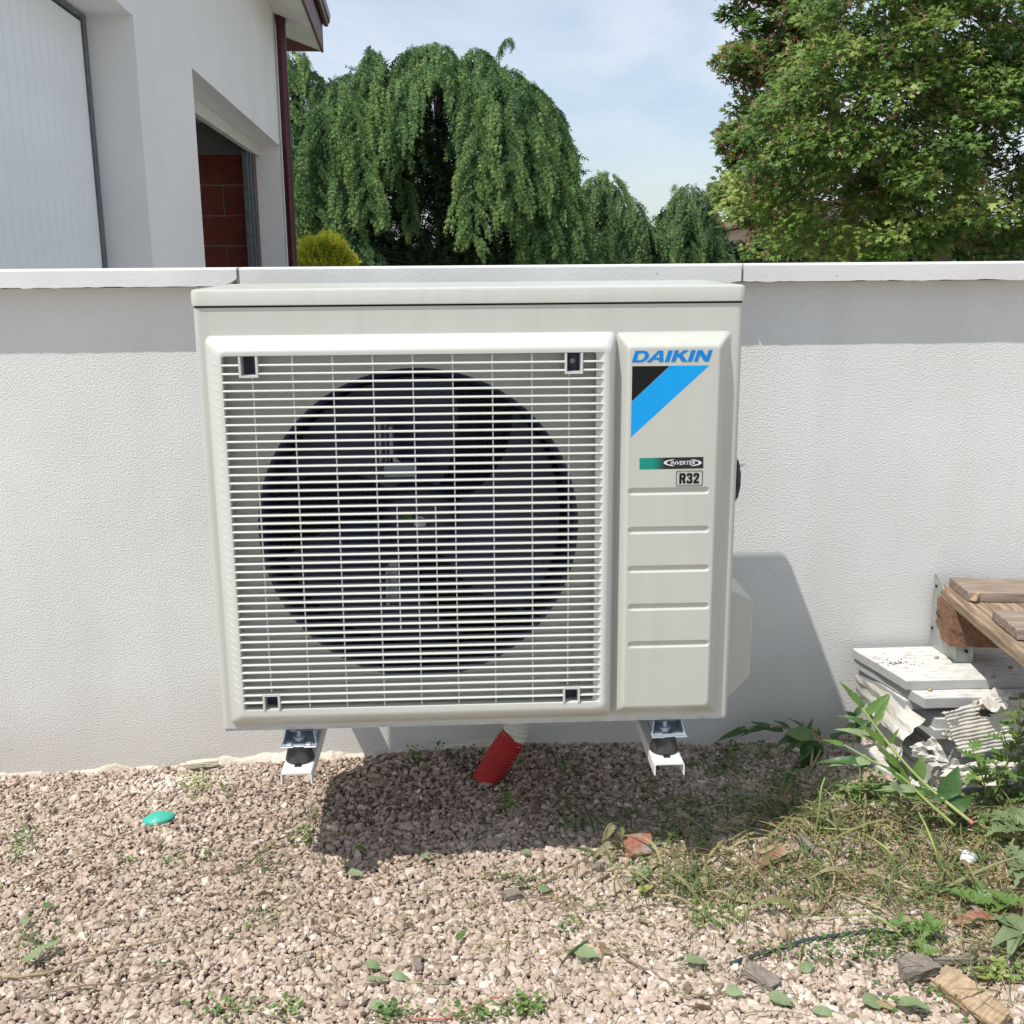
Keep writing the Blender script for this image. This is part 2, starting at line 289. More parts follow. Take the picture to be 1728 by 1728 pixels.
def np_mesh(name, V, F, mats, tone=None, smooth=False):
    V = np.ascontiguousarray(V, dtype=np.float32); F = np.ascontiguousarray(F, dtype=np.int32)
    me = bpy.data.meshes.new(name); k = F.shape[1]
    me.vertices.add(len(V)); me.vertices.foreach_set('co', V.ravel())
    me.loops.add(F.size); me.loops.foreach_set('vertex_index', F.ravel())
    me.polygons.add(len(F)); me.polygons.foreach_set('loop_start', np.arange(0, F.size, k, dtype=np.int32))
    try: me.polygons.foreach_set('loop_total', np.full(len(F), k, dtype=np.int32))
    except Exception: pass
    me.polygons.foreach_set('use_smooth', np.full(len(F), bool(smooth)))
    me.materials.append(M[mats]); me.update(calc_edges=True)
    if tone is not None:
        a = me.attributes.new('tone', 'FLOAT', 'FACE'); a.data.foreach_set('value', np.ascontiguousarray(tone, dtype=np.float32))
    return me
def unit(v): return v/np.maximum(np.linalg.norm(v, axis=-1, keepdims=True), 1e-9)
def scatter(name, tv, tf, P, A, B, sc, mats, tone, tone_t=None):
    """copies of template (tv,tf) at P with local x = A, local z ~ B, size sc, into one mesh"""
    A = unit(A); B = unit(B - A*np.sum(A*B, -1, keepdims=True)); Cx = np.cross(B, A)
    sc = np.asarray(sc); sc = sc[:, None] if sc.ndim == 1 else sc
    T = tv[None]*(sc[:, None, :])
    V = P[:, None]+T[..., 0:1]*A[:, None]+T[..., 1:2]*Cx[:, None]+T[..., 2:3]*B[:, None]
    n, k = len(P), len(tv)
    F = (tf[None]+(np.arange(n)*k)[:, None, None]).reshape(-1, tf.shape[1])
    tn = np.repeat(tone, len(tf))
    if tone_t is not None: tn = tn+np.tile(tone_t, n)
    return np_mesh(name, V.reshape(-1, 3), F, mats, np.clip(tn, 0, 1))
def rrect(x0, x1, z0, z1, r, y, n=5, rs_=None):
    """rounded rectangle loop in the plane y, counter-clockwise seen from -y"""
    pts = []
    for cx, cz, a0 in ((x1-r, z1-r, 0), (x0+r, z1-r, 90), (x0+r, z0+r, 180), (x1-r, z0+r, 270)):
        for i in range(n):
            a = math.radians(a0+90*i/(n-1)); pts.append((cx+r*math.cos(a), y, cz+r*math.sin(a)))
    return pts

# ================================================================== SETTING: ground and gravel
g = MB(); g.box(-400, 400, 0.22, 900, -0.5, -0.06)
g.build('lawn', 'lawn', kind='structure', label='green lawn beyond the garden wall')
g = MB(); g.box(-9, 5, 0.21, 11.5, -0.08, 0.0); g.build('driveway', 'paving', kind='structure', label='pale paved yard between the garden wall and the house')
xs = np.linspace(-6, 6, 121); ys = np.linspace(-7, 0.02, 75)
gx, gy = np.meshgrid(xs, ys); V = np.stack([gx, gy, gh(np.clip(gx, -2, 2), np.clip(gy, -2, 1))-0.009], -1).reshape(-1, 3)
ii = np.arange(121*75).reshape(75, 121); F = np.stack([ii[:-1, :-1], ii[:-1, 1:], ii[1:, 1:], ii[1:, :-1]], -1).reshape(-1, 4)
o = bpy.data.objects.new('ground', np_mesh('ground', V, F, 'gravel_sheet', smooth=True)); link(o); tag(o, 'brown earth under the gravel', kind='structure')

def ico():
    bm = bmesh.new(); bmesh.ops.create_icosphere(bm, subdivisions=1, radius=1.0)
    v = np.array([x.co[:] for x in bm.verts]); f = np.array([[x.index for x in q.verts] for q in bm.faces]); bm.free(); return v, f
iv, iff = ico()
def gravel():
    pitch = 0.0071
    X, Y = np.meshgrid(np.arange(-1.25, 1.5, pitch), np.arange(-1.16, 0.004, pitch))
    P1 = np.stack([X.ravel(), Y.ravel()], 1); P1 = P1+rs.uniform(-.5, .5, P1.shape)*pitch
    m = rs.rand(len(P1)) < 0.50; P2 = P1[m]+rs.uniform(-.5, .5, (m.sum(), 2))*pitch
    P = np.concatenate([P1, P2]); lay = np.concatenate([np.zeros(len(P1)), np.ones(len(P2))])
    # keep only the wedge the place shows, with a wide margin
    d = P[:, 1]-CC[1]; lim = 0.47*d+0.30
    k = np.abs(P[:, 0]-0.05*d) < lim; P = P[k]; lay = lay[k]
    n = len(P)
    s = np.exp(rs.normal(0, 0.30, n))*0.0048*(1+0.26*(-P[:, 1]))*(1+0.10*np.clip(P[:, 0], -1, 1))
    s = np.clip(s, 0.0022, 0.0125)
    z = gh(P[:, 0], P[:, 1])+lay*0.0036+rs.uniform(-.0014, .0014, n)-0.002+0.25*(s-0.005)
    dims = np.stack([s*rs.uniform(.95, 1.35, n), s*rs.uniform(.7, 1.0, n), s*rs.uniform(.5, .8, n)], 1)
    A = rs.normal(size=(n, 3)); A[:, 2] *= 0.35; B = rs.normal(size=(n, 3))*0.34; B[:, 2] += 1
    A = unit(A); B = unit(B-A*np.sum(A*B, -1, keepdims=True)); Cx = np.cross(B, A)
    var = []
    for q in range(24):
        v = iv*(1+rs.uniform(-.30, .22, (len(iv), 1))); v = v+rs.normal(0, .07, v.shape)
        a = unit(rs.normal(size=3)); t = v@a; v = v-np.outer(np.maximum(t-0.55, 0), a); var.append(v)
    var = np.array(var)[rs.randint(0, 24, n)]*dims[:, None, :]
    V = np.stack([P[:, 0], P[:, 1], z], 1)[:, None]+var[..., 0:1]*A[:, None]+var[..., 1:2]*Cx[:, None]+var[..., 2:3]*B[:, None]
    F = (iff[None]+(np.arange(n)*len(iv))[:, None, None]).reshape(-1, 3)
    x, y = P[:, 0], P[:, 1]
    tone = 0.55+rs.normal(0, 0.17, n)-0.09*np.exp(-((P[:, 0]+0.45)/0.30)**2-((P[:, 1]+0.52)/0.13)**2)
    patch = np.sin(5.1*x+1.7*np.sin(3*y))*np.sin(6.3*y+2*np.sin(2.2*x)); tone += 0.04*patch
    tone -= 0.10*np.exp(-((x+0.35)/0.55)**2-((y+0.45)/0.25)**2)+0.34*np.exp(-((x+0.02)/0.42)**4-((y+0.12)/0.20)**4)  # second term deepens the unit's shade in the stone colour, over damp soil
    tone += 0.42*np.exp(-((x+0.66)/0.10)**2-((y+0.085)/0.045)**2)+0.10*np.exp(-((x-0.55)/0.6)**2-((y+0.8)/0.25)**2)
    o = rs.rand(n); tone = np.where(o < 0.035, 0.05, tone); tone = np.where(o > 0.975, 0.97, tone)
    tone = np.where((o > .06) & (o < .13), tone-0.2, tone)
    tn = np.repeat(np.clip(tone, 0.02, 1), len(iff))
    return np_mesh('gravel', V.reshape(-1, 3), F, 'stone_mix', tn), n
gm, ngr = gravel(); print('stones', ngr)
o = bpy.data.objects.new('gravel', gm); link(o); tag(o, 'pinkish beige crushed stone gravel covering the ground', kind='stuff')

# ================================================================== garden wall
OV = 0.045
wall = empty('garden_wall', (0, 0.1, 0), label='low white rough rendered garden wall carrying the heat pump unit', cat='wall')
def wloc(mb, name, m, **k):
    o = mb.build(name, m, **k); o.parent = wall; o.location = (0, -0.1, 0); return o
mb = MB(); mb.box(-3.2, 3.2, 0, 0.2, -0.25, 1.019); wloc(mb, 'rendered_wall', 'wall_plaster')
cj = [atY(403, 470, -OV)[0], atY(1253, 470, -OV)[0]]
def coping(x0, x1, chip=False):
    mb = MB(); n = int((x1-x0)/0.012); r = np.random.RandomState(int(abs(x0*100))+3)
    top = 1.0565; loops = []
    for i in range(n+1):
        x = x0+(x1-x0)*i/n
        zb = 1.0213+0.0014*r.rand()*(r.rand() < 0.5)-0.0018*r.rand()*(r.rand() < .25)
        b = 0.004; e = 0
        if chip and x > x1-0.035: e = 0.001+0.012*((x-(x1-0.035))/0.035)**1.3; 
        if i == 0 or i == n: e += 0.0012
        loops.append([(x, -OV, zb+e*0.9), (x, -OV, top-b), (x, -OV+b*0.35, top-b*0.3), (x, -OV+b, top), (x, -0.005, top+0.0003), (x, 0.245, top-0.018), (x, 0.245, 1.0213), (x, -OV+0.006, zb-0.0005+e)])
    mb.loft(loops, True, True, True); return mb
for i, (a, b) in enumerate(((-3.2, cj[0]-0.0045), (cj[0]+0.0015, cj[1]-0.0025), (cj[1]+0.0025, 3.2))):
    wloc(coping(a, b, i == 0), 'coping_stone', 'coping_concrete')
mb = MB()
for x, w in ((cj[0]-0.0015, 0.005), (cj[1], 0.0035)):
    mb.box(x-w, x+w, -OV+0.007, 0.23, 1.022, 1.0365)
for x, w in ((cj[0]-0.0015, 0.005), (cj[1], 0.0035)): mb.box(x-w, x+w, -OV+0.007, -0.002, 1.037, 1.0525)
wloc(mb, 'joint_mortar', 'mortar')
# crumbly mortar foot along the base of the wall
mb = MB(); r = np.random.RandomState(5); loops = []
for i in range(260):
    x = -1.15+2.0*i/259
    h = gh(x, 0)-0.004+0.004*math.sin(x*31+1)+0.003*math.sin(x*77)+0.003*r.rand()+0.016*math.exp(-((x+0.42)/0.16)**2)+0.012*math.exp(-((x+0.02)/0.08)**2)+0.006*math.exp(-((x+0.8)/0.06)**2)
    w = 0.005+0.002*math.sin(x*43)+0.003*r.rand()+0.010*math.exp(-((x+0.38)/0.15)**2)
    loops.append([(x, 0.004, h+0.012), (x, -w*0.5, h+0.004*r.rand()), (x, -w, h-0.008), (x, -w-0.003, -0.05)])
mb.loft(loops, False); wloc(mb, 'mortar_foot', 'pale_mortar', smooth=False)
# ================================================================== outdoor unit
UX0, UX1, UZ0, UZT = -0.4345, 0.4345, 0.296, 1.03
UB = -0.203                                            # back of the unit
hu = empty('heat_pump_unit', (0, (FRONT+UB)/2, UZ0), label='large beige outdoor heat pump unit with fan grille mounted on the wall', cat='heat pump')
hinv = Matrix.Translation((0, -(FRONT+UB)/2, -UZ0))
def U(mb, name, m, **k):
    o = mb.build(name, m, **k); o.parent = hu; o.matrix_parent_inverse = hinv; return o
def U2(mb, name, m, par, **k):
    o = mb.build(name, m, **k); o.parent = par; return o
# casing: front sheet with fan opening, rounded corners, sides, back, base
FCX, FCZ, FR = -0.091, 0.643, 0.262
ZC = 1.0015                                           # top of casing, under the lid
mb = MB(); rc = 0.010
prof = [(UX0, UB), (UX0, FRONT+rc)]+[(UX0+rc-rc*math.cos(a), FRONT+rc-rc*math.sin(a)) for a in np.linspace(0.15, math.pi/2, 6)]
prof_r = [(UX1-(p[0]-UX0), p[1]) for p in prof][::-1]
mb.loft([[(x, y, UZ0) for x, y in prof], [(x, y, ZC) for x, y in prof]], False)
mb.loft([[(x, y, UZ0) for x, y in prof_r], [(x, y, ZC) for x, y in prof_r]], False)
mb.add([(UX0, UB, UZ0), (UX1, UB, UZ0), (UX1, UB, ZC), (UX0, UB, ZC)], [(0, 1, 2, 3)])
# front sheet: 96-step ring between circle and rectangle
nr = 96; xa, xb = UX0+rc, UX1-rc; circ = []; rect = []
for i in range(nr):
    a = 2*math.pi*i/nr; dx, dz = math.cos(a), math.sin(a); circ.append((FCX+FR*dx, FRONT, FCZ+FR*dz))
    tx = ((xb if dx > 0 else xa)-FCX)/dx if abs(dx) > 1e-6 else 1e9; tz = ((ZC if dz > 0 else UZ0)-FCZ)/dz if abs(dz) > 1e-6 else 1e9
    t = min(tx, tz); rect.append((FCX+t*dx, FRONT, FCZ+t*dz))
corn = [(xb, ZC), (xa, ZC), (xa, UZ0), (xb, UZ0)]
for cx, cz in corn:                                   # snap nearest ring point to each corner
    k = min(range(nr), key=lambda i: (rect[i][0]-cx)**2+(rect[i][2]-cz)**2); rect[k] = (cx, FRONT, cz)
mb.loft([circ, rect], True)
mb.add([(UX0, UB, UZ0), (UX1, UB, UZ0), (UX1-rc, FRONT+0.001, UZ0+0.0005), (UX0+rc, FRONT+0.001, UZ0+0.0005)], [(0, 1, 2, 3)])
casing = U(mb, 'casing', 'unit_metal', smooth=True, angle=25)
# lower step of the casing
mb = MB(); mb.box(UX0+0.004, UX1-0.004, FRONT+0.004, UB-0.01, UZ0-0.006, UZ0-0.0005); U(mb, 'base_pan', 'zinc')
# bell mouth
mb = MB(); loops = []
for t in np.linspace(0, 1, 7):
    a = t*math.pi/2; rr = FR+0.0-0.012*math.sin(a); yy = FRONT+0.0005+0.016*(1-math.cos(a)); loops.append([(FCX+rr*math.cos(b), yy, FCZ+rr*math.sin(b)) for b in np.linspace(0, 2*math.pi, 97)[:-1]])
rr = FR-0.012; loops.append([(FCX+rr*math.cos(b), FRONT+0.11, FCZ+rr*math.sin(b)) for b in np.linspace(0, 2*math.pi, 97)[:-1]])
mb.loft(loops, True); U(mb, 'fan_shroud', 'fan_black', smooth=True)
mb = MB(); mb.box(UX0+0.004, 0.24, UB-0.03, UB-0.004, UZ0+0.003, ZC-0.004)
U(mb, 'heat_exchanger', 'coil_dark')
mb = MB(); mb.box(0.236, 0.240, FRONT+0.004, UB-0.005, UZ0+0.003, ZC-0.004); U(mb, 'partition_plate', 'coil_dark')
# fan
fan = empty('fan', (FCX, FRONT+0.075, FCZ)); fan.parent = hu; fan.matrix_parent_inverse = hinv
mb = MB(); loops = []
for rr, yy in ((0.0, -0.034), (0.030, -0.034), (0.055, -0.026), (0.066, -0.006), (0.066, 0.035)):
    loops.append([(max(rr, .0005)*math.cos(b), yy, max(rr, .0005)*math.sin(b)) for b in np.linspace(0, 2*math.pi, 33)[:-1]])
mb.loft(loops, True); U2(mb, 'hub', 'fan_black', fan, smooth=True)
def blade_mesh(a0):
    mb = MB(); loops = []
    for s_ in np.linspace(0, 1, 9):
        rr = 0.060+0.180*s_; span = math.radians(78+14*s_); sweep = math.radians(22)*s_**1.5; row = []
        for t in np.linspace(0, 1, 11):
            a = a0+sweep+span*(t-0.5); row.append((rr*math.cos(a), -0.018+0.055*t*(0.6+0.4*s_)+0.012*math.sin(t*math.pi), rr*math.sin(a)))
        loops.append(row)
    mb.loft(loops, False); return mb
for k in range(3): U2(blade_mesh(math.radians(100+120*k)), 'blade', 'fan_black', fan, smooth=True)
mb = MB(); 
for rr, yy in ((0.0105, -0.040), (0.007, -0.047)):
    mb.loft([[(rr*math.cos(b), y_, rr*math.sin(b)) for b in np.linspace(0, 2*math.pi, 17)[:-1]] for y_ in (-0.033, yy)], True, False, True)
U2(mb, 'fan_nut', 'zinc', fan, smooth=False)
# motor bracket behind the fan, upper left of the hub and lower
mb = MB()
x0 = atY(640, 760, FRONT+0.05)[0]
mb.box(x0, x0+0.005, FRONT+0.035, FRONT+0.060, 0.745, 0.815); mb.box(x0+0.011, x0+0.013, FRONT+0.035, FRONT+0.060, 0.745, 0.812); mb.box(x0+0.018, x0+0.024, FRONT+0.030, FRONT+0.060, 0.745, 0.806)
mb.add([(x0+0.018, FRONT+0.03, 0.757), (x0+0.024, FRONT+0.03, 0.757), (x0+0.040, FRONT+0.03, 0.744), (x0+0.018, FRONT+0.03, 0.744)], [(0, 1, 2, 3)])
mb.box(x0+0.008, x0+0.062, FRONT+0.030, FRONT+0.060, 0.722, 0.744)
U(mb, 'motor_bracket', 'motor_grey', bevel=0.0008, seg=1); mb = MB()
mb.box(x0+0.009, x0+0.024, FRONT+0.045, FRONT+0.060, 0.50, 0.575); mb.box(x0+0.004, x0+0.0091, FRONT+0.035, FRONT+0.062, 0.49, 0.565)
U(mb, 'lower_motor_bracket', 'motor_grey', bevel=0.0008, seg=1)
mb = MB(); mb.box(-0.120, -0.103, FRONT+0.034, FRONT+0.039, 0.645, 0.662); U(mb, 'green_tag', 'wire_green', bevel=0.003)
# lid
mb = MB(); lo = []
for ins, z in ((0.0, 1.0045), (-0.0015, 1.0055), (-0.0015, 1.0245), (0.0, 1.0280), (0.0025, 1.0295), (0.006, 1.0300)):
    lo.append([(x, y, z) for x, y, _ in [(p[0], p[2], 0) for p in rrect(UX0-0.001+ins, UX1+0.001-ins, FRONT-0.002+ins, UB+0.002-ins, 0.012-min(ins, 0.006), 0)]])
mb.loft(lo, True, True, True); U(mb, 'lid', 'unit_metal', smooth=True, angle=32)
mb = MB(); mb.box(UX0+0.003, UX1-0.003, FRONT+0.003, UB-0.003, ZC-0.0005, 1.006); U(mb, 'lid_seam', 'gap_black')
# grille frame: outer edge, bevel, front face, inner lip
GX0, GX1, GZ0, GZ1 = -0.418, 0.2295, 0.3035, 0.9585    # outer foot on the sheet
OX0, OX1, OZ0, OZ1 = -0.388, 0.196, 0.3415, 0.928      # opening
mb = MB(); n = 6
lo = [rrect(GX0, GX1, GZ0, GZ1, 0.010, FRONT+0.001, n), rrect(GX0+0.001, GX1-0.001, GZ0+0.001, GZ1-0.001, 0.011, FRONT-0.006, n),
      rrect(GX0+0.021, GX1-0.010, GZ0+0.019, GZ1-0.018, 0.012, FRONT-0.0265, n), rrect(GX0+0.025, GX1-0.014, GZ0+0.023, GZ1-0.0215, 0.011, FRONT-0.0295, n),
      rrect(OX0-0.0012, OX1+0.0135, OZ0-0.009, OZ1+0.006, 0.008, FRONT-0.030, n), rrect(OX0-0.001, OX1+0.013, OZ0-0.001, OZ1+0.001, 0.005, FRONT-0.0295, n),
      rrect(OX0, OX1, OZ0, OZ1, 0.004, FRONT-0.022, n), rrect(OX0, OX1, OZ0, OZ1, 0.004, FRONT-0.012, n), rrect(OX0-0.004, OX1+0.004, OZ0-0.004, OZ1+0.004, 0.004, FRONT-0.001, n)]
mb.loft(lo, True); U(mb, 'grille_frame', 'unit_plastic', smooth=True, angle=40)
# horizontal slats
def slat(xa, xb, tl=True, trt=True):
    mb = MB(); path = []
    if tl:
        path += [(GX0+0.0105, -0.0163, 0.0042), (GX0+0.0155, -0.0215, 0.0020), (GX0+0.021, -0.0270, 0.0006), (OX0-0.001, -0.0300, 0.0)]
    else: path += [(xa, -0.0300, 0)]
    path += [(x_, -0.0302, 0) for x_ in np.linspace((OX0+0.008) if tl else xa+0.003, (OX1-0.004) if trt else xb-0.003, 6)]
    if trt: path += [(OX1+0.002, -0.0300, 0.0), (OX1+0.007, -0.0290, -0.0003), (OX1+0.0125, -0.0288, -0.0012)]
    else: path += [(xb, -0.0300, 0)]
    loops = []
    for i, (x, y, z) in enumerate(path):
        e = 0.62 if ((tl and i < 3) or (trt and i > len(path)-3)) else 1.0; dd = 0.0 if ((tl and i < 4) or (trt and i > len(path)-4)) else 0.0
        loops.append([(x, FRONT+y+0.0150, z+0.0009*e), (x, FRONT+y+0.0012, z+0.0016*e), (x, FRONT+y, z+0.0009*e), (x, FRONT+y-0.0003, z-0.0006*e), (x, FRONT+y+0.0010, z-0.0019*e), (x, FRONT+y+0.0150, z-0.0013*e)])
    mb.loft(loops, True, True, True); return mb.mesh('slat', 'unit_plastic', True, 50)
SZ = [0.9146-0.01336*k for k in range(43)]
clipx = {0: [(-0.361, -0.335), (0.147, 0.172)], 1: [(-0.361, -0.335), (0.147, 0.172)], 41: [(-0.356, -0.331), (0.146, 0.171)], 42: [(-0.356, -0.331), (0.146, 0.171)]}
full = slat(0, 0)
def half(xa, xb, left, right):
    return slat(xa, xb, left, right)
segm = {}
for k, z in enumerate(SZ):
    if k in clipx:
        (a, b), (c, d) = clipx[k]
        for (s0, s1) in ((OX0-0.012, a), (b, c), (d, OX1+0.012)):
            key = (round(s0, 4), round(s1, 4))
            if key not in segm: segm[key] = slat(s0, s1, s0 < OX0, s1 > OX1)
            o = inst('slat', segm[key], hu, Matrix.Translation((0, 0, z))); o.matrix_parent_inverse = hinv
    else:
        o = inst('slat', full, hu, Matrix.Translation((0, 0, z))); o.matrix_parent_inverse = hinv
# vertical wires
def bar(x, z0, z1):
    mb = MB(); mb.box(-0.0010, 0.0010, -0.0255, -0.0215, z0, z1)
    return mb
vb = bar(0, OZ0, OZ1).mesh('grille_bar', 'unit_plastic'); vs = bar(0, SZ[33], SZ[17]).mesh('grille_bar', 'unit_plastic')
vt = bar(0, OZ0+0.03, OZ1-0.032).mesh('grille_bar', 'unit_plastic')
for i in range(9):
    o = inst('grille_bar', vt if i in (0, 8) else vb, hu, Matrix.Translation((-0.3432+0.0624*i+(-0.0035 if i == 8 else 0), FRONT, 0))); o.matrix_parent_inverse = hinv
for x in (-0.125, -0.063): o = inst('grille_bar', vs, hu, Matrix.Translation((x, FRONT, 0))); o.matrix_parent_inverse = hinv
# the four clip sockets
for (a, b), z0, z1 in (((-0.361, -0.335), 0.8955, OZ1), ((0.147, 0.172), 0.8955, OZ1), ((-0.356, -0.331), OZ0, 0.3685), ((0.146, 0.171), OZ0, 0.3685)):
    mb = MB(); w = 0.0017; y0, y1 = FRONT-0.0312, FRONT-0.004
    mb.box(a-w, a+w, y0, y1, z0, z1); mb.box(b-w, b+w, y0, y1, z0, z1)
    if z1 > 0.9: mb.box(a+w, b-w, y0, y1, z0, z0+2*w)
    else: mb.box(a+w, b-w, y0, y1, z1-2*w, z1)
    c = U(mb, 'clip_socket', 'unit_plastic')
    mb = MB(); mb.box(a+w, b-w, y1-0.002, y1-0.0004, z0, z1); U2(mb, 'socket_back', 'coil_dark', c)
mb = MB()
for (a, b), z0, z1 in (((0.147, 0.172), 0.8955, OZ1),):
    zc = (z0+z1)/2+0.002; xc = (a+b)/2
    for rr in (0.0042, 0.0022): mb.loft([[(xc+rr*math.cos(t), FRONT-0.006-(0.0045-rr)*0.4-q, zc+rr*math.sin(t)) for t in np.linspace(0, 6.283, 13)[:-1]] for q in (0, 0.0015)], True, False, True)
U(mb, 'clip_screw', 'motor_grey')
# service panel (raised, with five grooves) as a finely gridded sheet
PX0, PX1, PZ0, PZ1 = 0.2310, 0.4155, 0.3020, 0.9575
DEP = 0.026
grooves = []
for yp in (829, 894.5, 960, 1024, 1087):
    a = atY(1062, yp+0.5, FRONT-DEP); b = atY(1194, yp-1, FRONT-DEP); grooves.append((a[0]+0.0035, b[0]-0.0035, (a[2]+b[2])/2))
zl = list(np.linspace(PZ0-0.001, PZ0+0.040, 26))+list(np.linspace(PZ1-0.038, PZ1+0.001, 24))
for _, _, zc in grooves: zl += list(np.linspace(zc-0.0095, zc+0.0095, 24))
zl += list(np.arange(PZ0+0.05, PZ1-0.045, 0.012))
zl = np.array(sorted(zl)); zl = zl[np.concatenate([[True], np.diff(zl) > 0.0005])]
xl = np.array(sorted(list(np.linspace(PX0-0.001, PX0+0.030, 22))+list(np.linspace(PX1-0.040, PX1+0.001, 26))+list(np.linspace(PX0+0.03, PX1-0.04, 46))))
xl = xl[np.concatenate([[True], np.diff(xl) > 0.0004])]
XX, ZZ = np.meshgrid(xl, zl)
def sstep(t): t = np.clip(t, 0, 1); return t*t*(3-2*t)
def lin(t, k=0.22):                                   # straight bevel with softened ends
    t = np.clip(t, 0, 1); s = sstep(t); return (1-k)*t+k*s
dl = (XX-PX0)/0.0175; dr = (PX1-XX)/0.0250; db = (ZZ-PZ0)/0.027; dt = (PZ1-ZZ)/0.023
mn = -np.log(np.exp(-9*dl)+np.exp(-9*dr)+np.exp(-9*db)+np.exp(-9*dt))/9
H = DEP*lin(mn, 0.75)
for a, b, zc in grooves:
    cx = np.clip(XX, a, b); dd = np.sqrt((XX-cx)**2+(ZZ-zc)**2); H = H-0.0030*(1-sstep((dd-0.0030)/0.0032))
Yp = FRONT-0.0006-H+0.0012*(mn <= 0)
V = np.stack([XX, Yp, ZZ], -1).reshape(-1, 3); nz, nx = XX.shape; ii = np.arange(nz*nx).reshape(nz, nx)
F = np.stack([ii[:-1, :-1], ii[:-1, 1:], ii[1:, 1:], ii[1:, :-1]], -1).reshape(-1, 4)
panel = bpy.data.objects.new('service_panel', np_mesh('service_panel', V, F, 'unit_metal', smooth=True)); link(panel, hu); panel.matrix_parent_inverse = hinv
# printing on the panel: real thin films
PY = FRONT-DEP-0.0007
def film(pts, name, m, t=0.0, par=None):
    P3 = [atY(x, y, PY-t) for x, y in pts]; mb = MB(); mb.prism([(p[0], PY-t, p[2]) for p in P3], (0, 0.0002, 0)); return U(mb, name, m)
film([(1064.3, 738.5), (1197.5, 616.4), (1131, 617), (1065.6, 678.5)], 'blue_stripe', 'print_blue')
film([(1067, 618), (1130, 617.4), (1065.9, 677.6)], 'black_triangle', 'print_black', 0.0001)
def grad(t, src, c):
    s_ = t.nodes.new('ShaderNodeSeparateXYZ'); t.links.new(src, s_.inputs[0]); r_ = t.nodes.new('ShaderNodeMapRange')
    xa = atY(1079, 780, PY)[0]; xb = atY(1187, 780, PY)[0]
    r_.inputs['From Min'].default_value = xa; r_.inputs['From Max'].default_value = xb; t.links.new(s_.outputs['X'], r_.inputs['Value'])
    q = t.nodes.new('ShaderNodeValToRGB'); q.color_ramp.elements[0].position = 0.21; q.color_ramp.elements[0].color = (0.0, 0.26, 0.19, 1)
    q.color_ramp.elements[1].position = 0.40; q.color_ramp.elements[1].color = (0.012, 0.014, 0.014, 1)
    t.links.new(r_.outputs[0], q.inputs['Fac']); return q.outputs['Color']
mat('print_green_black', (0, 0.2, 0.2), 0.3, extra=grad)
film([(1079, 792.5), (1187, 790.5), (1187, 771), (1079, 773)], 'inverter_label', 'print_green_black')
def poly_curve(name, polys, origin, m, t=0.0004, ext=0.0001):
    """polys: list of 2D loops (holes included) in metres from origin, on the panel face"""
    cu = bpy.data.curves.new(name, 'CURVE'); cu.dimensions = '2D'; cu.fill_mode = 'BOTH'; cu.extrude = ext
    for p in polys:
        s_ = cu.splines.new('POLY'); s_.points.add(len(p)-1)
        for i, (x, y) in enumerate(p): s_.points[i].co = (x, y, 0, 1)
        s_.use_cyclic_u = True
    return curve_to(name, cu, origin, m, t)
def curve_to(name, cu, origin, m, t):
    o = bpy.data.objects.new(name+'_src', cu); C.objects.link(o)
    dg = bpy.context.evaluated_depsgraph_get(); me = bpy.data.meshes.new_from_object(o.evaluated_get(dg)); bpy.data.objects.remove(o)
    me.materials.clear(); me.materials.append(M[m]); me.name = name
    r = inst(name, me, hu, Matrix.Translation((origin[0], PY-t, origin[1])) @ Matrix.Rotation(math.pi/2, 4, 'X')); r.matrix_parent_inverse = hinv
    return r
# heavy slanted word, letters drawn as polygons on a 0..1 high box
def logo():
    polys = []; x = 0.0; sh = 0.26; sw = 0.30
    def put(loops, w):
        nonlocal x
        for l in loops: polys.append([(x+px_+sh*py_, py_) for px_, py_ in l])
        x += w
    def arc(cx, cy, rx, ry, a0, a1, n=9): return [(cx+rx*math.cos(math.radians(a0+(a1-a0)*i/n)), cy+ry*math.sin(math.radians(a0+(a1-a0)*i/n))) for i in range(n+1)]
    put([[(0, 0), (0.62, 0)]+arc(0.62, 0.5, 0.50, 0.5, -90, 90)+[(0.62, 1), (0, 1)], [(sw, 0.19)]+[(sw, 0.81), (0.60, 0.81)]+arc(0.60, 0.5, 0.22, 0.31, 90, -90)+[(0.60, 0.19)]], 1.16)
    put([[(-0.06, 0), (0.26, 0), (0.36, 0.21), (0.80, 0.21), (0.84, 0), (1.18, 0), (0.88, 1), (0.52, 1)], [(0.44, 0.38), (0.67, 0.80), (0.77, 0.38)]], 1.27)
    put([[(0, 0), (0.32, 0), (0.32, 1), (0, 1)]], 0.47)
    put([[(0, 0), (0.31, 0), (0.31, 0.36), (0.42, 0.46), (0.80, 0), (1.22, 0), (0.66, 0.62), (1.04, 1), (0.66, 1), (0.31, 0.60), (0.31, 1), (0, 1)]], 1.22)
    put([[(0, 0), (0.32, 0), (0.32, 1), (0, 1)]], 0.47)
    put([[(0, 0), (0.28, 0), (0.28, 0.60), (0.78, 0), (1.10, 0), (1.10, 1), (0.82, 1), (0.82, 0.42), (0.34, 1), (0, 1)]], 1.10)
    return polys, x+sh
pl, wtot = logo()
a = atY(1066, 612, PY); b = atY(1202.5, 590, PY); sx, sz = (b[0]-a[0])/wtot, (b[2]-a[2]-0.001)
poly_curve('brand_word', [[(x*sx, y*sz+0.004*0) for x, y in p] for p in pl], (a[0], a[2]+0.0006), 'print_logo_blue')
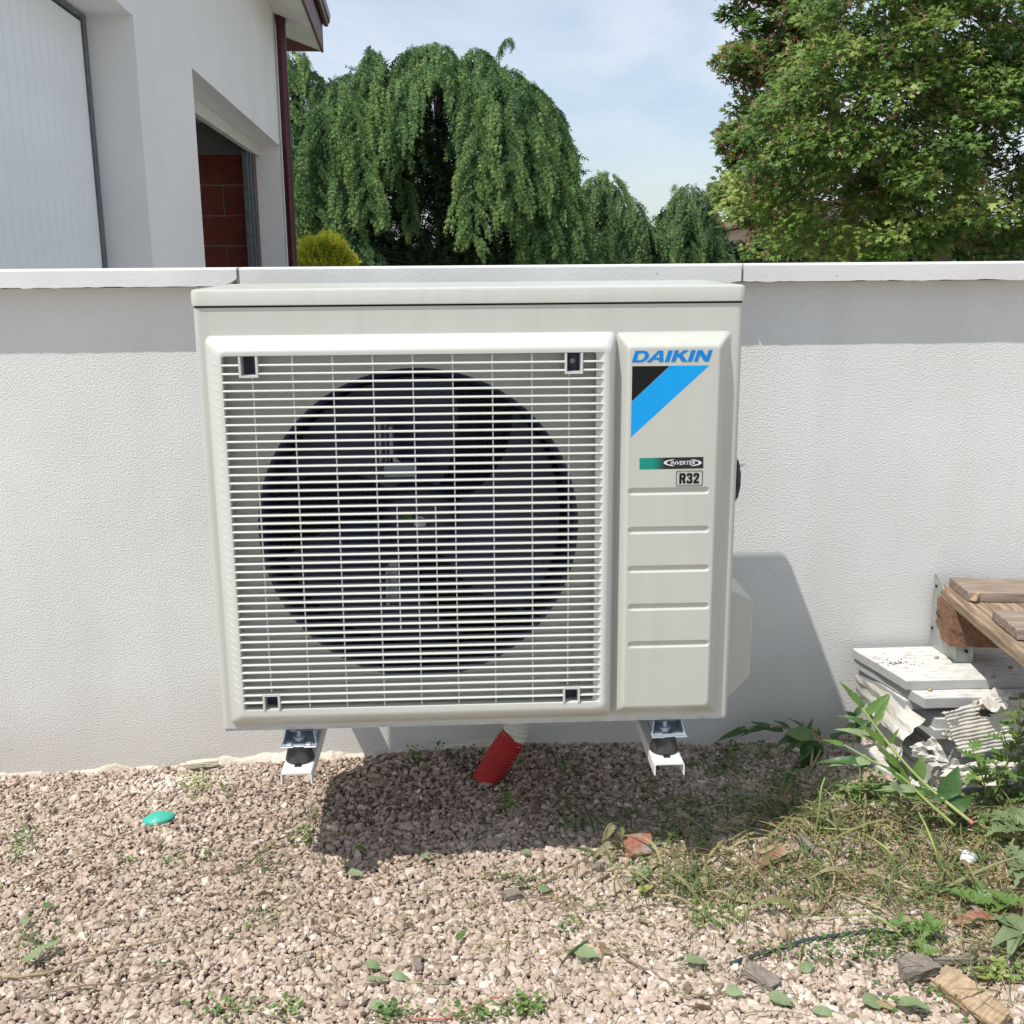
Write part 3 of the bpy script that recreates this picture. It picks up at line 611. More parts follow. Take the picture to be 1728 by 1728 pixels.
def text(body, name, px0, py0, px1, py1, m, off=0.0, shear=0.0, t=0.0005):
    a = atY(px0, py1, PY); b = atY(px1, py0, PY)
    cu = bpy.data.curves.new(name, 'FONT'); cu.body = body; cu.offset = off; cu.shear = shear; cu.size = 1.0; cu.extrude = 0.0
    o = bpy.data.objects.new(name+'_src', cu); C.objects.link(o)
    dg = bpy.context.evaluated_depsgraph_get(); me = bpy.data.meshes.new_from_object(o.evaluated_get(dg)); bpy.data.objects.remove(o)
    co = np.array([v.co[:] for v in me.vertices]); mn_, mx_ = co.min(0), co.max(0)
    sc = np.array([(b[0]-a[0])/(mx_[0]-mn_[0]), (b[2]-a[2])/(mx_[1]-mn_[1]), 1]); co = (co-[mn_[0], mn_[1], 0])*sc
    me.vertices.foreach_set('co', co.ravel().astype(np.float32)); me.materials.clear(); me.materials.append(M[m]); me.name = name; me.update()
    r = inst(name, me, hu, Matrix.Translation((a[0], PY-t, a[2])) @ Matrix.Rotation(math.pi/2, 4, 'X')); r.matrix_parent_inverse = hinv
text('INVERTER', 'inverter_word', 1131, 777.3, 1173, 784.6, 'print_white', 0.012, 0.25)
def r32():
    def rr(x0, x1, y0, y1, r, n=4): return [(p[0], p[2]) for p in rrect(x0, x1, y0, y1, r, 0, n)]
    out_ = []
    out_ += [[(0, 0), (.27, 0), (.27, .40), (.36, .40), (.48, 0), (.78, 0), (.64, .44), (.72, .52), (.75, .62), (.75, .82), (.70, .94), (.58, 1), (0, 1)], [(.27, .58), (.44, .58), (.48, .64), (.48, .76), (.44, .81), (.27, .81)]]
    o = .86; out_ += [[(o+x, y) for x, y in [(0, .30), (0, .14), (.08, .04), (.22, 0), (.50, 0), (.64, .05), (.71, .15), (.71, .42), (.64, .50), (.56, .53), (.64, .57), (.70, .65), (.70, .86), (.63, .96), (.50, 1), (.20, 1), (.07, .95), (0, .86), (0, .72), (.27, .72), (.27, .79), (.33, .83), (.40, .81), (.44, .76), (.44, .66), (.40, .61), (.24, .60), (.24, .45), (.38, .45), (.44, .40), (.44, .23), (.40, .18), (.32, .18), (.27, .23), (.27, .30)]]]
    o = 1.68; out_ += [[(o+x, y) for x, y in [(0, 0), (.71, 0), (.71, .20), (.33, .20), (.60, .48), (.69, .62), (.71, .74), (.70, .86), (.63, .95), (.50, 1), (.22, 1), (.08, .95), (.01, .86), (0, .66), (.27, .66), (.28, .78), (.33, .82), (.40, .81), (.44, .75), (.42, .64), (.30, .48), (.06, .24), (0, .14)]]]
    return out_, 2.39
pl, wt = r32(); a = atY(1146, 816, PY); b = atY(1180, 798, PY)
poly_curve('refrigerant_word', [[(x*(b[0]-a[0])/wt, y*(b[2]-a[2])) for x, y in p] for p in pl], (a[0], a[2]), 'print_black', 0.0005)
def swoosh(side):
    out_, in_ = [], []
    for i in range(15):
        a_ = math.radians(122+116*i/14)
        out_.append((1152+side*(0+34*math.cos(a_)*0.94), 780.9-8.2*math.sin(a_)*0.82)); in_.append((1152+side*(2.2+29.5*math.cos(a_)), 780.9-6.9*math.sin(a_)*0.84))
    return out_+in_[::-1]
for sd in (1, -1):
    pts = swoosh(sd); cxp = 1152
    film([(x, y) for x, y in (pts if sd == 1 else pts)], 'oval_mark', 'print_white', 0.0003)
# frame round R32
P = lambda x, y: ((lambda q: (q[0], q[2]))(atY(x, y, PY)))
q0 = P(1140.5, 820); q1 = P(1186, 793.8); w = 0.0008
outer = [(p[0]-q0[0], p[2]-q0[1]) for p in rrect(q0[0], q1[0], q0[1], q1[1], 0.0022, 0)]; inner = [(p[0]-q0[0], p[2]-q0[1]) for p in rrect(q0[0]+w, q1[0]-w, q0[1]+w, q1[1]-w, 0.0016, 0)]
poly_curve('refrigerant_frame', [outer, inner], q0, 'print_black', 0.0005)
# side pipe cover and handle recess
mb = MB()
def covp(y0, y1, z0, z1, x, c): return [(x, y0, z0+c*0.0), (x, y1, z0), (x, y1, z1), (x, y0, z1)]
mb.loft([[(UX1-0.001, -0.40, 0.27), (UX1-0.001, -0.22, 0.27), (UX1-0.001, -0.22, 0.497), (UX1-0.001, -0.40, 0.497)],
         [(UX1+0.010, -0.40, 0.268), (UX1+0.010, -0.22, 0.268), (UX1+0.010, -0.22, 0.499), (UX1+0.010, -0.40, 0.499)],
         [(UX1+0.073, -0.365, 0.312), (UX1+0.073, -0.245, 0.312), (UX1+0.073, -0.245, 0.462), (UX1+0.073, -0.365, 0.462)]], True, True, True)
U(mb, 'valve_cover', 'unit_metal', bevel=0.004, seg=3)
mb = MB(); pts = [atY(x, y, -0.33) for x, y in ((1240, 772), (1243, 781), (1245, 800), (1244, 822), (1241, 838), (1238, 845))]
mb.tube(pts, [0.003, 0.005, 0.006, 0.006, 0.005, 0.003], 10); U(mb, 'side_handle', 'rubber', smooth=True)
mb = MB(); mb.tube([atY(1247, 786, -0.33), atY(1257, 785, -0.33)], 0.0022, 8); U(mb, 'cable_clip', 'white_plastic', smooth=True)
mb = MB()
for x, y in ((564, 1214), (965, 1203)):
    p = atY(x, y, FRONT); rr = 0.003
    mb.loft([[(p[0]+rr*math.cos(t), FRONT+q, p[2]+rr*math.sin(t)) for t in np.linspace(0, 6.283, 13)[:-1]] for q in (0.001, -0.0016)], True, False, True)
U(mb, 'casing_screw', 'motor_grey')
# foot rails of the unit (galvanised, in line with the mounts)
for xc in (-0.3045, 0.3295):
    mb = MB(); w = 0.0245; t = 0.0018; z1 = UZ0-0.0065; z0 = 0.2695; yb = FRONT+0.045; yf_ = FRONT-0.023; ym = FRONT+0.002
    mb.box(xc-w, xc+w, yb-t, yb, z0+0.0002, z1)
    for s_ in (-1, 1): mb.prism([(xc+s_*w, yb-t, z1), (xc+s_*w, FRONT-0.001, z1), (xc+s_*(w+0.005), yf_+0.013, z0), (xc+s_*(w+0.001), yb-t, z0)], (-s_*t, 0, 0))
    mb.box(xc-w-0.006, xc-0.009, yf_, yb-t, z0-t, z0); mb.box(xc+0.009, xc+w+0.006, yf_, yb-t, z0-t, z0)
    mb.box(xc-0.009, xc+0.009, yf_+0.004, ym-0.010, z0-t, z0-0.0002); mb.box(xc-0.009, xc+0.009, ym+0.008, yb-t, z0-t, z0-0.0002)
    mb.box(xc-w*0.82, xc-0.0125, yf_+0.003, yf_+0.013, z0+0.0002, z0+0.0026); mb.box(xc+0.0125, xc+w*0.82, yf_+0.003, yf_+0.013, z0+0.0002, z0+0.0026)
    U(mb, 'foot_rail', 'zinc', bevel=0.0005, seg=1)

# ================================================================== wall brackets with rubber mounts
def bracket(xc, yaw, label, lift):
    e = empty('wall_bracket', (xc, 0, 0.0), label=label, cat='bracket', group='white wall brackets under the unit')
    zt = 0.2352+lift; w = 0.0262; t = 0.0026; yf = FRONT-0.050
    mb = MB(); loops = []
    sec = [(-w, -0.021), (-w, -0.004), (-w+0.0012, -0.0012), (-w+0.004, 0), (w-0.004, 0), (w-0.0012, -0.0012), (w, -0.004), (w, -0.021), (w-t, -0.021), (w-t, -t-0.001), (w-t-0.001, -t), (-w+t+0.001, -t), (-w+t, -t-0.001), (-w+t, -0.021)]
    mb.loft([[(x, y, zt+z) for x, z in sec] for y in (yf, -0.004)], True, True, True)
    arm = mb.build('arm', 'bracket_white', e)
    mb = MB(); mb.box(-w, w, -0.0028, -0.0008, zt+0.003, 0.62)
    mb.box(-w, -w+t, -0.032, -0.003, zt+0.003, 0.62); mb.box(w-t, w, -0.032, -0.003, zt+0.003, 0.62)
    mb.build('wall_plate', 'bracket_white', e)
    for k, ym in enumerate((FRONT+0.004, -0.235)):
        mb = MB(); n = 28; z0 = zt+0.0003; hgt = 0.2695-0.0022-z0; loops = []
        for s_, rr in ((0, 0.0238), (0.05, 0.0250), (0.12, 0.0248), (0.45, 0.0222), (0.80, 0.0196), (0.92, 0.0206), (1.0, 0.0212)):
            loops.append([(rr*math.cos(a), ym+rr*math.sin(a), z0+hgt*s_*0.96) for a in np.linspace(0, 6.28318, n+1)[:-1]])
        mb.loft(loops, True, True, True); mb.build('rubber_mount', 'rubber', e, smooth=True, angle=60)
        mb = MB(); mb.tube([(0, ym, z0+hgt*0.96), (0, ym, z0+hgt*0.96+0.0012)], 0.0208, 24); mb.build('mount_washer', 'zinc', e)
        mb = MB(); zb = 0.2698; pts = []; rad = []
        for i in range(26): pts.append((0, ym, zb+0.0185*i/25)); rad.append(0.0040 if i % 2 else 0.0034)
        mb.tube(pts, rad, 10); mb.tube([(0, ym, zb-0.0005), (0, ym, zb+0.0065)], 0.0082, 6); mb.tube([(0, ym, zb+0.0066), (0, ym, zb+0.0078)], 0.0105, 16)
        mb.build('bolt', 'zinc', e)
    mb = MB(); mb.box(-0.006, 0.006, yf+0.022, FRONT+0.01, zt+0.0002, zt+0.0006); mb.build('slot', 'gap_black', e)
    return e
bracket(-0.3065, 0, 'white channel bracket below the left end of the unit, sunlit', 0)
bracket(0.3250, 0, 'white channel bracket below the right end of the unit', -0.002)

# ================================================================== corrugated conduit
cp = empty('corrugated_conduit', tuple(G(835, 1305)), label='red corrugated conduit with white upper hose rising from the gravel behind the unit', cat='conduit')
ci = Matrix.Translation(-Vector(cp.location))
def rib(pts, r, amp, pitch, mname, name, smooth=True):
    pts = [Vector(p) for p in pts]; L_ = [0]
    for a, b in zip(pts, pts[1:]): L_.append(L_[-1]+(b-a).length)
    tot = L_[-1]; n = int(tot/pitch*6); pp = []; rr = []
    for i in range(n+1):
        d = tot*i/n; k = max(j for j in range(len(L_)-1) if L_[j] <= d+1e-9); f = (d-L_[k])/(L_[k+1]-L_[k]); pp.append(pts[k].lerp(pts[k+1], f)); rr.append(r+amp*math.sin(2*math.pi*d/pitch))
    mb = MB(); mb.tube(pp, rr, 20, cap=False); o = mb.build(name, mname, cp, smooth=smooth); o.matrix_parent_inverse = ci; return o
yq = -0.115
def bez(a, b, c, n=10): a, b, c = Vector(a), Vector(b), Vector(c); return [a*(1-t)**2+b*2*t*(1-t)+c*t*t for t in np.linspace(0, 1, n)]
pA = atY(829, 1304, yq-0.01); pB = atY(868, 1243, yq); pC = atY(886, 1214, yq); pD = (pC[0]+0.03, yq+0.01, 0.40)
path = bez(pA+np.array([-0.012, 0, -0.02]), pA*0.5+pB*0.5+np.array([-0.004, 0, 0.004]), pB)
rib(path, 0.0285, 0.0019, 0.0078, 'pipe_red', 'red_sleeve')
rib(bez(pB-np.array([0.006, 0, 0.010]), pC, pD), 0.0255, 0.0024, 0.0105, 'pipe_white', 'white_hose')

# ================================================================== house on the left
HA = math.radians(3.0); HD = Vector((-math.sin(HA), math.cos(HA), 0)); HN = Vector((math.cos(HA), math.sin(HA), 0)); HO = Vector((CC[0], CC[1], 0))-HN*1.1
house = empty('house', tuple(HO+HD*8), label='house with pale rendered side wall, garage door and maroon roof edge at left', cat='house')
house.rotation_euler = (0, 0, HA)                     # local x = outward from the face, local y = along the face (8 m behind the origin)
def H_(mb, name, m, par=None, **k):
    mb.v = [(w, u-8.0, z) for w, u, z in mb.v]
    o = mb.build(name, m, par or house, **k); return o
U0, U1 = 2.85, 11.87                                  # face from beside the camera to the far corner
D0, D1, ZL = 3.04, 5.24, 2.075                         # garage door opening
W0, W1 = 6.635, 11.32                                 # big opening
mb = MB(); th = 0.25; ztop = 3.30
mb.box(-th, 0, U0, D0, -0.1, ztop); mb.box(-th, 0, D1, W0, -0.1, ztop); mb.box(-th, 0, W1, U1, -0.1, ztop)
mb.box(-th, 0, D0, D1, ZL, ztop); mb.box(-th, 0, W0, W1, ZL, ztop)
mb.box(-5.0, -th-0.002, U1-0.25, U1, -0.1, ztop); mb.box(-5.0, -th-0.002, U0, U0+0.25, -0.1, ztop); mb.box(-5.25, -5.002, U0, U1, -0.1, ztop)
H_(mb, 'wall', 'house_render')
gd = H_(MB().box(-0.222, -0.215, D0, D1-0.06, 0.0, 2.045), 'garage_door', 'door_white')
n = 21
pm = MB().box(0, 0.010, 0.004, (D1-0.06-D0)/n-0.001, 0.0, 2.03).build('door_board', 'door_white', gd, bevel=0.003, seg=2)
pm.location = (-0.2148, D0-8.0, 0.01)
for k in range(1, n): inst('door_board', pm.data, gd, Matrix.Translation((-0.2148, D0-8.0+(D1-0.06-D0)/n*k, 0.01)))
mb = MB(); mb.box(-0.24, -0.196, D1-0.058, D1-0.004, 0, 2.07); mb.box(-0.24, -0.196, D0+0.002, D0+0.05, 0, 2.07); mb.box(-0.24, -0.196, D0+0.052, D1-0.06, 2.05, 2.07); H_(mb, 'door_frame', 'rail_grey')
# room behind the big opening
mb = MB(); mb.box(-3.6, -0.252, 4.2, 4.35, 0, 2.45); mb.box(-3.75, -3.605, 4.2, 11.6, 0, 2.45); H_(mb, 'room_wall', 'room_dark')
mb = MB(); mb.box(-3.6, -0.252, 4.36, 11.6, 0.0, 0.03); H_(mb, 'room_floor', 'room_dark')
cl = H_(MB().box(-3.6, -0.252, 4.36, 11.6, 2.26, 2.30), 'ceiling', 'pale_board')
for k in range(24):
    yy = 4.4+0.30*k; cb = MB().box(-3.55, -0.26, 0, 0.28, 2.248, 2.259)
    if k == 0: cbm = cb.build('ceiling_board', 'pale_board', cl); cbm.location = (0, yy-8, 0)
    else: inst('ceiling_board', cbm.data, cl, Matrix.Translation((0, yy-8, 0)))
H_(MB().box(-0.235, -0.19, W0+0.002, W1-0.002, 1.975, 2.070), 'lintel_board', 'pale_board')
bw = H_(MB().box(-3.6, -0.27, 11.05, 11.2, 0.03, 2.24), 'block_wall', 'mortar')
blk = None; hh = 0.262
for rrow in range(8):
    for c in range(7):
        x1 = -0.272-0.505*c+(0.25 if rrow % 2 else 0); x0 = x1-0.492
        x1 = min(x1, -0.272)
        if x1-x0 < 0.1: continue
        z0 = 0.05+rrow*(hh+0.014); z1 = min(z0+hh, 2.23)
        if z1-z0 < 0.05: continue
        m_ = MB().box(x0, x1, 11.038-8, 11.052-8, z0, z1); m_.build('block', 'terracotta', bw)
H_(MB().box(-3.6, -0.27, 11.018, 11.036, 1.97, 2.24), 'top_board', 'room_dark')
for x0, x1, nm, y0 in ((-0.245, -0.232, 'track_rail', 10.62), (-0.226, -0.214, 'track_rail', 10.72), (-0.212, -0.202, 'track_rail', 10.86)):
    H_(MB().box(x0-0.03, x1, y0, y0+0.055, 0, 1.965), nm, 'rail_grey')
H_(MB().box(-0.25, -0.200, 10.98, 11.025, 0, 1.974), 'wood_post', 'wood_reveal')
H_(MB().box(-0.245, -0.2, W0+0.002, W0+0.05, 0, 1.974), 'side_rail', 'rail_grey')
# eave: sloped soffit, fascia, gutter, tiles
ec = atY(543, 87, 0)                                  # direction only, for the overhang
mb = MB(); ue = 12.55; ov = 0.36; zi, zo = 3.262, 3.130
mb.prism([(0.002, U0-0.1, zi), (ov, U0-0.1, zo), (ov, U0-0.1, zo+0.02), (0.002, U0-0.1, zi+0.02)], (0, ue-U0+0.1, 0))
mb.prism([(-5.25, U1+0.002, zi), (0.0, U1+0.002, zi), (0.0, U1+0.002, zi+0.02), (-5.25, U1+0.002, zi+0.02)], (0, ue-U1, 0))
H_(mb, 'soffit', 'soffit_white')
mb = MB(); mb.box(ov+0.001, ov+0.024, U0-0.1, ue, zo-0.014, zo+0.31); mb.box(-5.25, ov, ue+0.001, ue+0.024, zo+0.0, zo+0.30); H_(mb, 'fascia', 'fascia_wood')
mb = MB(); sec = [(0, 0.11), (0, 0.02), (0.02, 0.0), (0.05, 0.0), (0.062, 0.03), (0.075, 0.045), (0.085, 0.11), (0.080, 0.11), (0.07, 0.05), (0.045, 0.006), (0.02, 0.008), (0.005, 0.025), (0.005, 0.11)]
mb.loft([[(ov+0.0255+x, y, zo+0.245+z) for x, z in sec] for y in (U0-0.1, ue+0.03)], True, True, True); H_(mb, 'gutter', 'gutter_maroon')
mb = MB(); mb.prism([(ov+0.05, U0-0.12, zo+0.36), (-2.6, U0-0.12, zo+1.45), (-2.6, U0-0.12, zo+1.52), (ov+0.05, U0-0.12, zo+0.40)], (0, ue-U0+0.14, 0))
mb.prism([(-2.6, U0-0.12, zo+1.45), (-5.4, U0-0.12, zo+0.36), (-5.4, U0-0.12, zo+0.40), (-2.6, U0-0.12, zo+1.52)], (0, ue-U0+0.14, 0)); H_(mb, 'roof', 'roof_tile')
mb = MB(); mb.tube([(0.062, 11.36, -0.05), (0.062, 11.36, 3.255)], 0.044, 20); mb.tube([(0.062, 11.36, 3.18), (0.062, 11.36, 3.252)], 0.050, 20)
H_(mb, 'downpipe', 'gutter_maroon', smooth=True, angle=40)

# ================================================================== slabs leaning in a stack against the wall
def quadslab(pts, th, name='stone_slab', lab='', seed=0, wob=0.0008):
    """pts: 4 ground-plan corners of the top face with z; th thickness"""
    r = np.random.RandomState(seed); c = sum((Vector(p) for p in pts), Vector())/4; top = []; n = len(pts)
    for i in range(n):
        a, b = Vector(pts[i]), Vector(pts[(i+1) % n]); k = max(2, int((b-a).length/0.03))
        for j in range(k): top.append(a.lerp(b, j/k)+Vector((r.normal()*wob, r.normal()*wob, 0)))
    e = empty(name, tuple(c-Vector((0, 0, th))), label=lab, cat='slab', group='pale slabs stacked against the wall')
    mb = MB(); off = Vector(e.location); ch = 0.0012
    inner = [p+(c-p).normalized()*ch for p in top]
    lo = [[p-off for p in inner], [p-Vector((0, 0, ch))-off for p in top], [p-Vector((0, 0, th-ch))-off for p in top], [p-Vector((0, 0, th))-off for p in inner]]
    # loops run the other way round so faces look outward
    mb.loft([l[::-1] for l in lo], True); mb.add(lo[0], [tuple(range(len(top)))], 1); mb.add(lo[3], [tuple(range(len(top)-1, -1, -1))], 0)
    o = mb.build('slab_body', ['slab_edge', 'slab_face'], e); return e
def plan(z, l, f, rgt=1.75, skew=0.0):
    """l: (x,y) back-left, f: (x,y) front-left; right side runs out of the frame"""
    return [(l[0], l[1], z), (f[0], f[1], z), (rgt, f[1]-0.01-skew, z), (rgt, l[1], z)]
quadslab(plan(0.236, (0.822, -0.028), (0.866, -0.220), 1.065+0.42), 0.0195, lab='topmost pale slab of the stack, with crumbs of dirt on it', seed=1)
quadslab(plan(0.2155, (0.829, -0.030), (0.888, -0.262), 1.50), 0.0215, lab='second slab from the top, jutting out below the topmost one', seed=2)
quadslab(plan(0.1705, (0.872, -0.060), (0.915, -0.262), 1.52), 0.0200, lab='slab just below the gap in the torn wrapping', seed=3)
quadslab(plan(0.1500, (0.880, -0.050), (0.912, -0.268), 1.51), 0.0205, lab='bright edged slab framed by the torn wrapping', seed=4)
quadslab(plan(0.1285, (0.905, -0.05), (0.952, -0.258), 1.50), 0.020, lab='slab behind the curled scrap of wrapping', seed=5)
quadslab(plan(0.1080, (0.910, -0.05), (0.958, -0.268), 1.50), 0.020, lab='upper of two flush slabs beside the corrugated card', seed=6)
quadslab(plan(0.0870, (0.905, -0.05), (0.957, -0.270), 1.50), 0.0205, lab='lower of two flush slabs beside the corrugated card', seed=7)
quadslab(plan(0.0660, (0.88, -0.05), (0.925, -0.284), 1.50), 0.020, lab='slab low in the stack behind the green weeds', seed=8)
quadslab(plan(0.0450, (0.87, -0.05), (0.927, -0.290), 1.50), 0.020, lab='second slab from the ground behind the weed stems', seed=9)
quadslab([(0.79, -0.055, 0.0245), (0.905, -0.315, 0.0245), (1.50, -0.32, 0.0245), (1.5, -0.05, 0.0245)], 0.020, lab='lowest grey slab sticking out at the left of the stack', seed=10)
quadslab([(0.838, -0.035, 0.192), (0.868, -0.215, 0.192), (1.52, -0.22, 0.192), (1.52, -0.035, 0.192)], 0.020, lab='shaded slab directly above the torn wrapping', seed=12)
# torn wrapping: crumpled sheets with real folds
def sheet(cor, nu, nv, fold, name, lab, mname='torn_card', ridges=0, seed=0, tear=0.35, par=None, amp=0.004, holes=()):
    """bilinear sheet over 4 corners (00,10,11,01); folds pushed along its normal, ragged edges, thickness"""
    r = np.random.RandomState(seed); c = [Vector(p) for p in cor]; nrm = (c[1]-c[0]).cross(c[3]-c[0]).normalized()
    ph = r.rand(8)*6.28; pos = {}
    eu = np.cumsum(r.normal(0, 1, nv+1)); eu2 = np.cumsum(r.normal(0, 1, nv+1)); ev = np.cumsum(r.normal(0, 1, nu+1)); ev2 = np.cumsum(r.normal(0, 1, nu+1))
    for q in (eu, eu2, ev, ev2): q -= q.mean(); q /= (abs(q).max()+1e-6)
    vs = []
    for j in range(nv+1):
        for i in range(nu+1):
            u, v = i/nu, j/nv
            u2 = u+tear*0.12*(eu[j]*(1-u)**2+eu2[j]*u*u); v2 = v+tear*0.12*(ev[i]*(1-v)**2+ev2[i]*v*v)
            p = c[0]*(1-u2)*(1-v2)+c[1]*u2*(1-v2)+c[2]*u2*v2+c[3]*(1-u2)*v2
            h = amp*(math.sin(7*u+4*v+ph[0])+0.7*math.sin(13*v-6*u+ph[1])+0.5*math.sin(23*u+9*v+ph[2]))+amp*0.35*r.normal()*0.5
            if ridges: h += 0.00095*math.sin(2*math.pi*ridges*(v2+0.02*math.sin(3*u)))
            p = p+nrm*h
            vs.append(p)
    fs = []
    for j in range(nv):
        for i in range(nu):
            u, v = (i+.5)/nu, (j+.5)/nv
            if any(((u-a)/ra)**2+((v-b)/rb)**2 < 1+0.5*math.sin(9*math.atan2(v-b, u-a)) for a, b, ra, rb in holes): continue
            a = j*(nu+1)+i; fs.append((a, a+1, a+nu+2, a+nu+1))
    mb = MB(); mb.add(vs, fs)
    o = mb.build(name, mname, par, smooth=bool(ridges))
    md = o.modifiers.new('thickness', 'SOLIDIFY'); md.thickness = 0.0009
    if lab: tag(o, lab, 'wrapping', 'scraps of torn wrapping on the slab stack')
    return o
Pz = lambda x, y, Y: tuple(atY(x, y, Y))
sheet([Pz(1442, 1135, -0.055), Pz(1560, 1210, -0.268), Pz(1525, 1255, -0.272), Pz(1455, 1190, -0.06)], 11, 7, 0, 'torn_wrapping', 'torn white wrapping sheet hanging over the left side of the stack', seed=3, amp=0.0022)
sheet([Pz(1590, 1200, -0.282), Pz(1700, 1176, -0.292), Pz(1716, 1262, -0.300), Pz(1622, 1276, -0.292)], 44, 90, 0, 'torn_wrapping', 'ribbed corrugated white card torn open on the front of the stack', seed=8, ridges=13, amp=0.0014, tear=0.35, holes=((0.60, 0.22, 0.12, 0.09), (0.10, 0.28, 0.08, 0.08)))
sheet([Pz(1690, 1180, -0.285), Pz(1790, 1180, -0.285), Pz(1790, 1262, -0.300), Pz(1700, 1258, -0.300)], 30, 80, 0, 'torn_wrapping', 'ribbed card scrap at the right end of the stack', seed=15, ridges=10, amp=0.002)
sheet([Pz(1640, 1178, -0.268), Pz(1705, 1165, -0.272), Pz(1700, 1200, -0.312), Pz(1655, 1192, -0.305)], 8, 6, 0, 'torn_wrapping', 'curled white flap standing up above the ribbed card', seed=21, amp=0.007, tear=1.2)
sheet([Pz(1534, 1262, -0.275), Pz(1578, 1240, -0.285), Pz(1600, 1288, -0.300), Pz(1545, 1278, -0.292)], 9, 7, 0, 'torn_wrapping', 'crumpled white scrap between the flush slabs and the side sheet', seed=26, amp=0.007, tear=1.0, holes=((0.55, 0.55, 0.14, 0.14),))
sheet([Pz(1580, 1290, -0.300), Pz(1720, 1282, -0.302), Pz(1720, 1325, -0.315), Pz(1610, 1330, -0.315)], 40, 40, 0, 'torn_wrapping', 'low ribbed card strip just above the ground weeds', seed=31, ridges=4, amp=0.004, tear=0.8)
sheet([Pz(1580, 1232, -0.278), Pz(1612, 1236, -0.280), Pz(1622, 1252, -0.282), Pz(1600, 1250, -0.280)], 10, 8, 0, 'torn_wrapping', 'small torn white fringe at the left of the ribbed card', seed=35, amp=0.003, tear=1.6)
sheet([Pz(1478, 1200, -0.10), Pz(1530, 1240, -0.24), Pz(1520, 1290, -0.26), Pz(1486, 1262, -0.10)], 7, 6, 0, 'torn_wrapping', 'lower dull wrapping sheet behind the tall weed stem', seed=41, amp=0.004)
for i, (x, y, lab, m_) in enumerate(((1580, 1111, 'small tan pebble beside the metal plate on the top slab', 'split_wood'), (1676, 1143, 'tan pebble near the front edge of the top slab', 'split_wood'), (1569, 1166, 'small tan pebble on the ledge of the second slab', 'split_wood'), (1705, 1128, 'ochre fragment in the shade of the pallet on the top slab', 'bark_chip'))):
    zt = 0.2362 if i != 2 else 0.2157; p = atZ(x, y, zt); r = np.random.RandomState(60+i)
    v = iv*(1+r.uniform(-.25, .2, (len(iv), 1)))*np.array([0.0062, 0.0048, 0.0032]); mb = MB(); mb.add([tuple(q) for q in v], [tuple(q) for q in iff]); o = mb.build('pebble', m_, label=lab, cat='pebble', group='crumbs on the slabs'); o.location = (p[0], p[1], zt+0.0026)
p0 = atZ(1510, 1118, 0.2362); mb = MB(); r = np.random.RandomState(9)
for i in range(150):
    x = p0[0]+r.normal()*0.035; y = p0[1]+r.normal()*0.022
    if r.rand() < 0.35: x, y = p0[0]+r.normal()*0.012, p0[1]-0.004+r.normal()*0.004
    s = r.uniform(0.0005, 0.0018); a = r.rand()*6
    mb.add([(x+s*math.cos(a), y+s*math.sin(a), 0.2364), (x+s*math.cos(a+2), y+s*math.sin(a+2), 0.2364), (x+s*math.cos(a+4), y+s*math.sin(a+4), 0.2364), (x, y, 0.2364+s)], [(0, 1, 3), (1, 2, 3), (2, 0, 3)])
mb.build('dirt_crumbs', 'bark_dark', kind='stuff', label='dark crumbs of dirt on the top slab')
# ================================================================== galvanised plate and pallet
mb = MB(); e = empty('metal_angle_plate', (1.0, -0.07, 0.2362), label='galvanised angle plate with screw holes standing on the slabs against the wall', cat='metal plate')
ei = Matrix.Translation(-Vector(e.location))
pl4 = [(0.998, -0.018, 0.2368), (1.010, -0.128, 0.2368), (1.008, -0.118, 0.300), (0.999, -0.046, 0.394), (0.997, -0.018, 0.400)]
mb.prism(pl4, (0.0025, 0.0003, 0)); o = mb.build('plate', 'zinc_old', e, bevel=0.0005, seg=1); o.matrix_parent_inverse = ei
mb = MB(); mb.prism([(1.0125, -0.128, 0.2368), (1.045, -0.132, 0.2368), (1.042, -0.126, 0.300), (1.0105, -0.118, 0.300)], (0, 0.0022, 0)); o = mb.build('flange', 'zinc_old', e, bevel=0.0005, seg=1); o.matrix_parent_inverse = ei
for (x, y, z) in ((0.9965, -0.032, 0.375), (0.9985, -0.043, 0.318), (0.9965, -0.028, 0.279), (1.002, -0.07, 0.302)):
    mb = MB(); mb.tube([(x-0.0012, y, z), (x+0.001, y, z)], 0.0033, 10); o = mb.build('screw_hole', 'gap_black', e); o.matrix_parent_inverse = ei
mb = MB(); mb.tube([(1.028, -0.1325, 0.262), (1.028, -0.1285, 0.262)], 0.0033, 10); o = mb.build('screw_hole', 'gap_black', e); o.matrix_parent_inverse = ei
pdir = Vector((-0.105, -0.994, 0)); pa = math.atan2(pdir.y, pdir.x)
pal = empty('wooden_pallet', (1.0, -0.03, 0.275), label='weathered wooden pallet lying on the slab stack at the right edge', cat='pallet')
pal.rotation_euler = (math.radians(-1.5), math.radians(1.2), math.radians(-6))
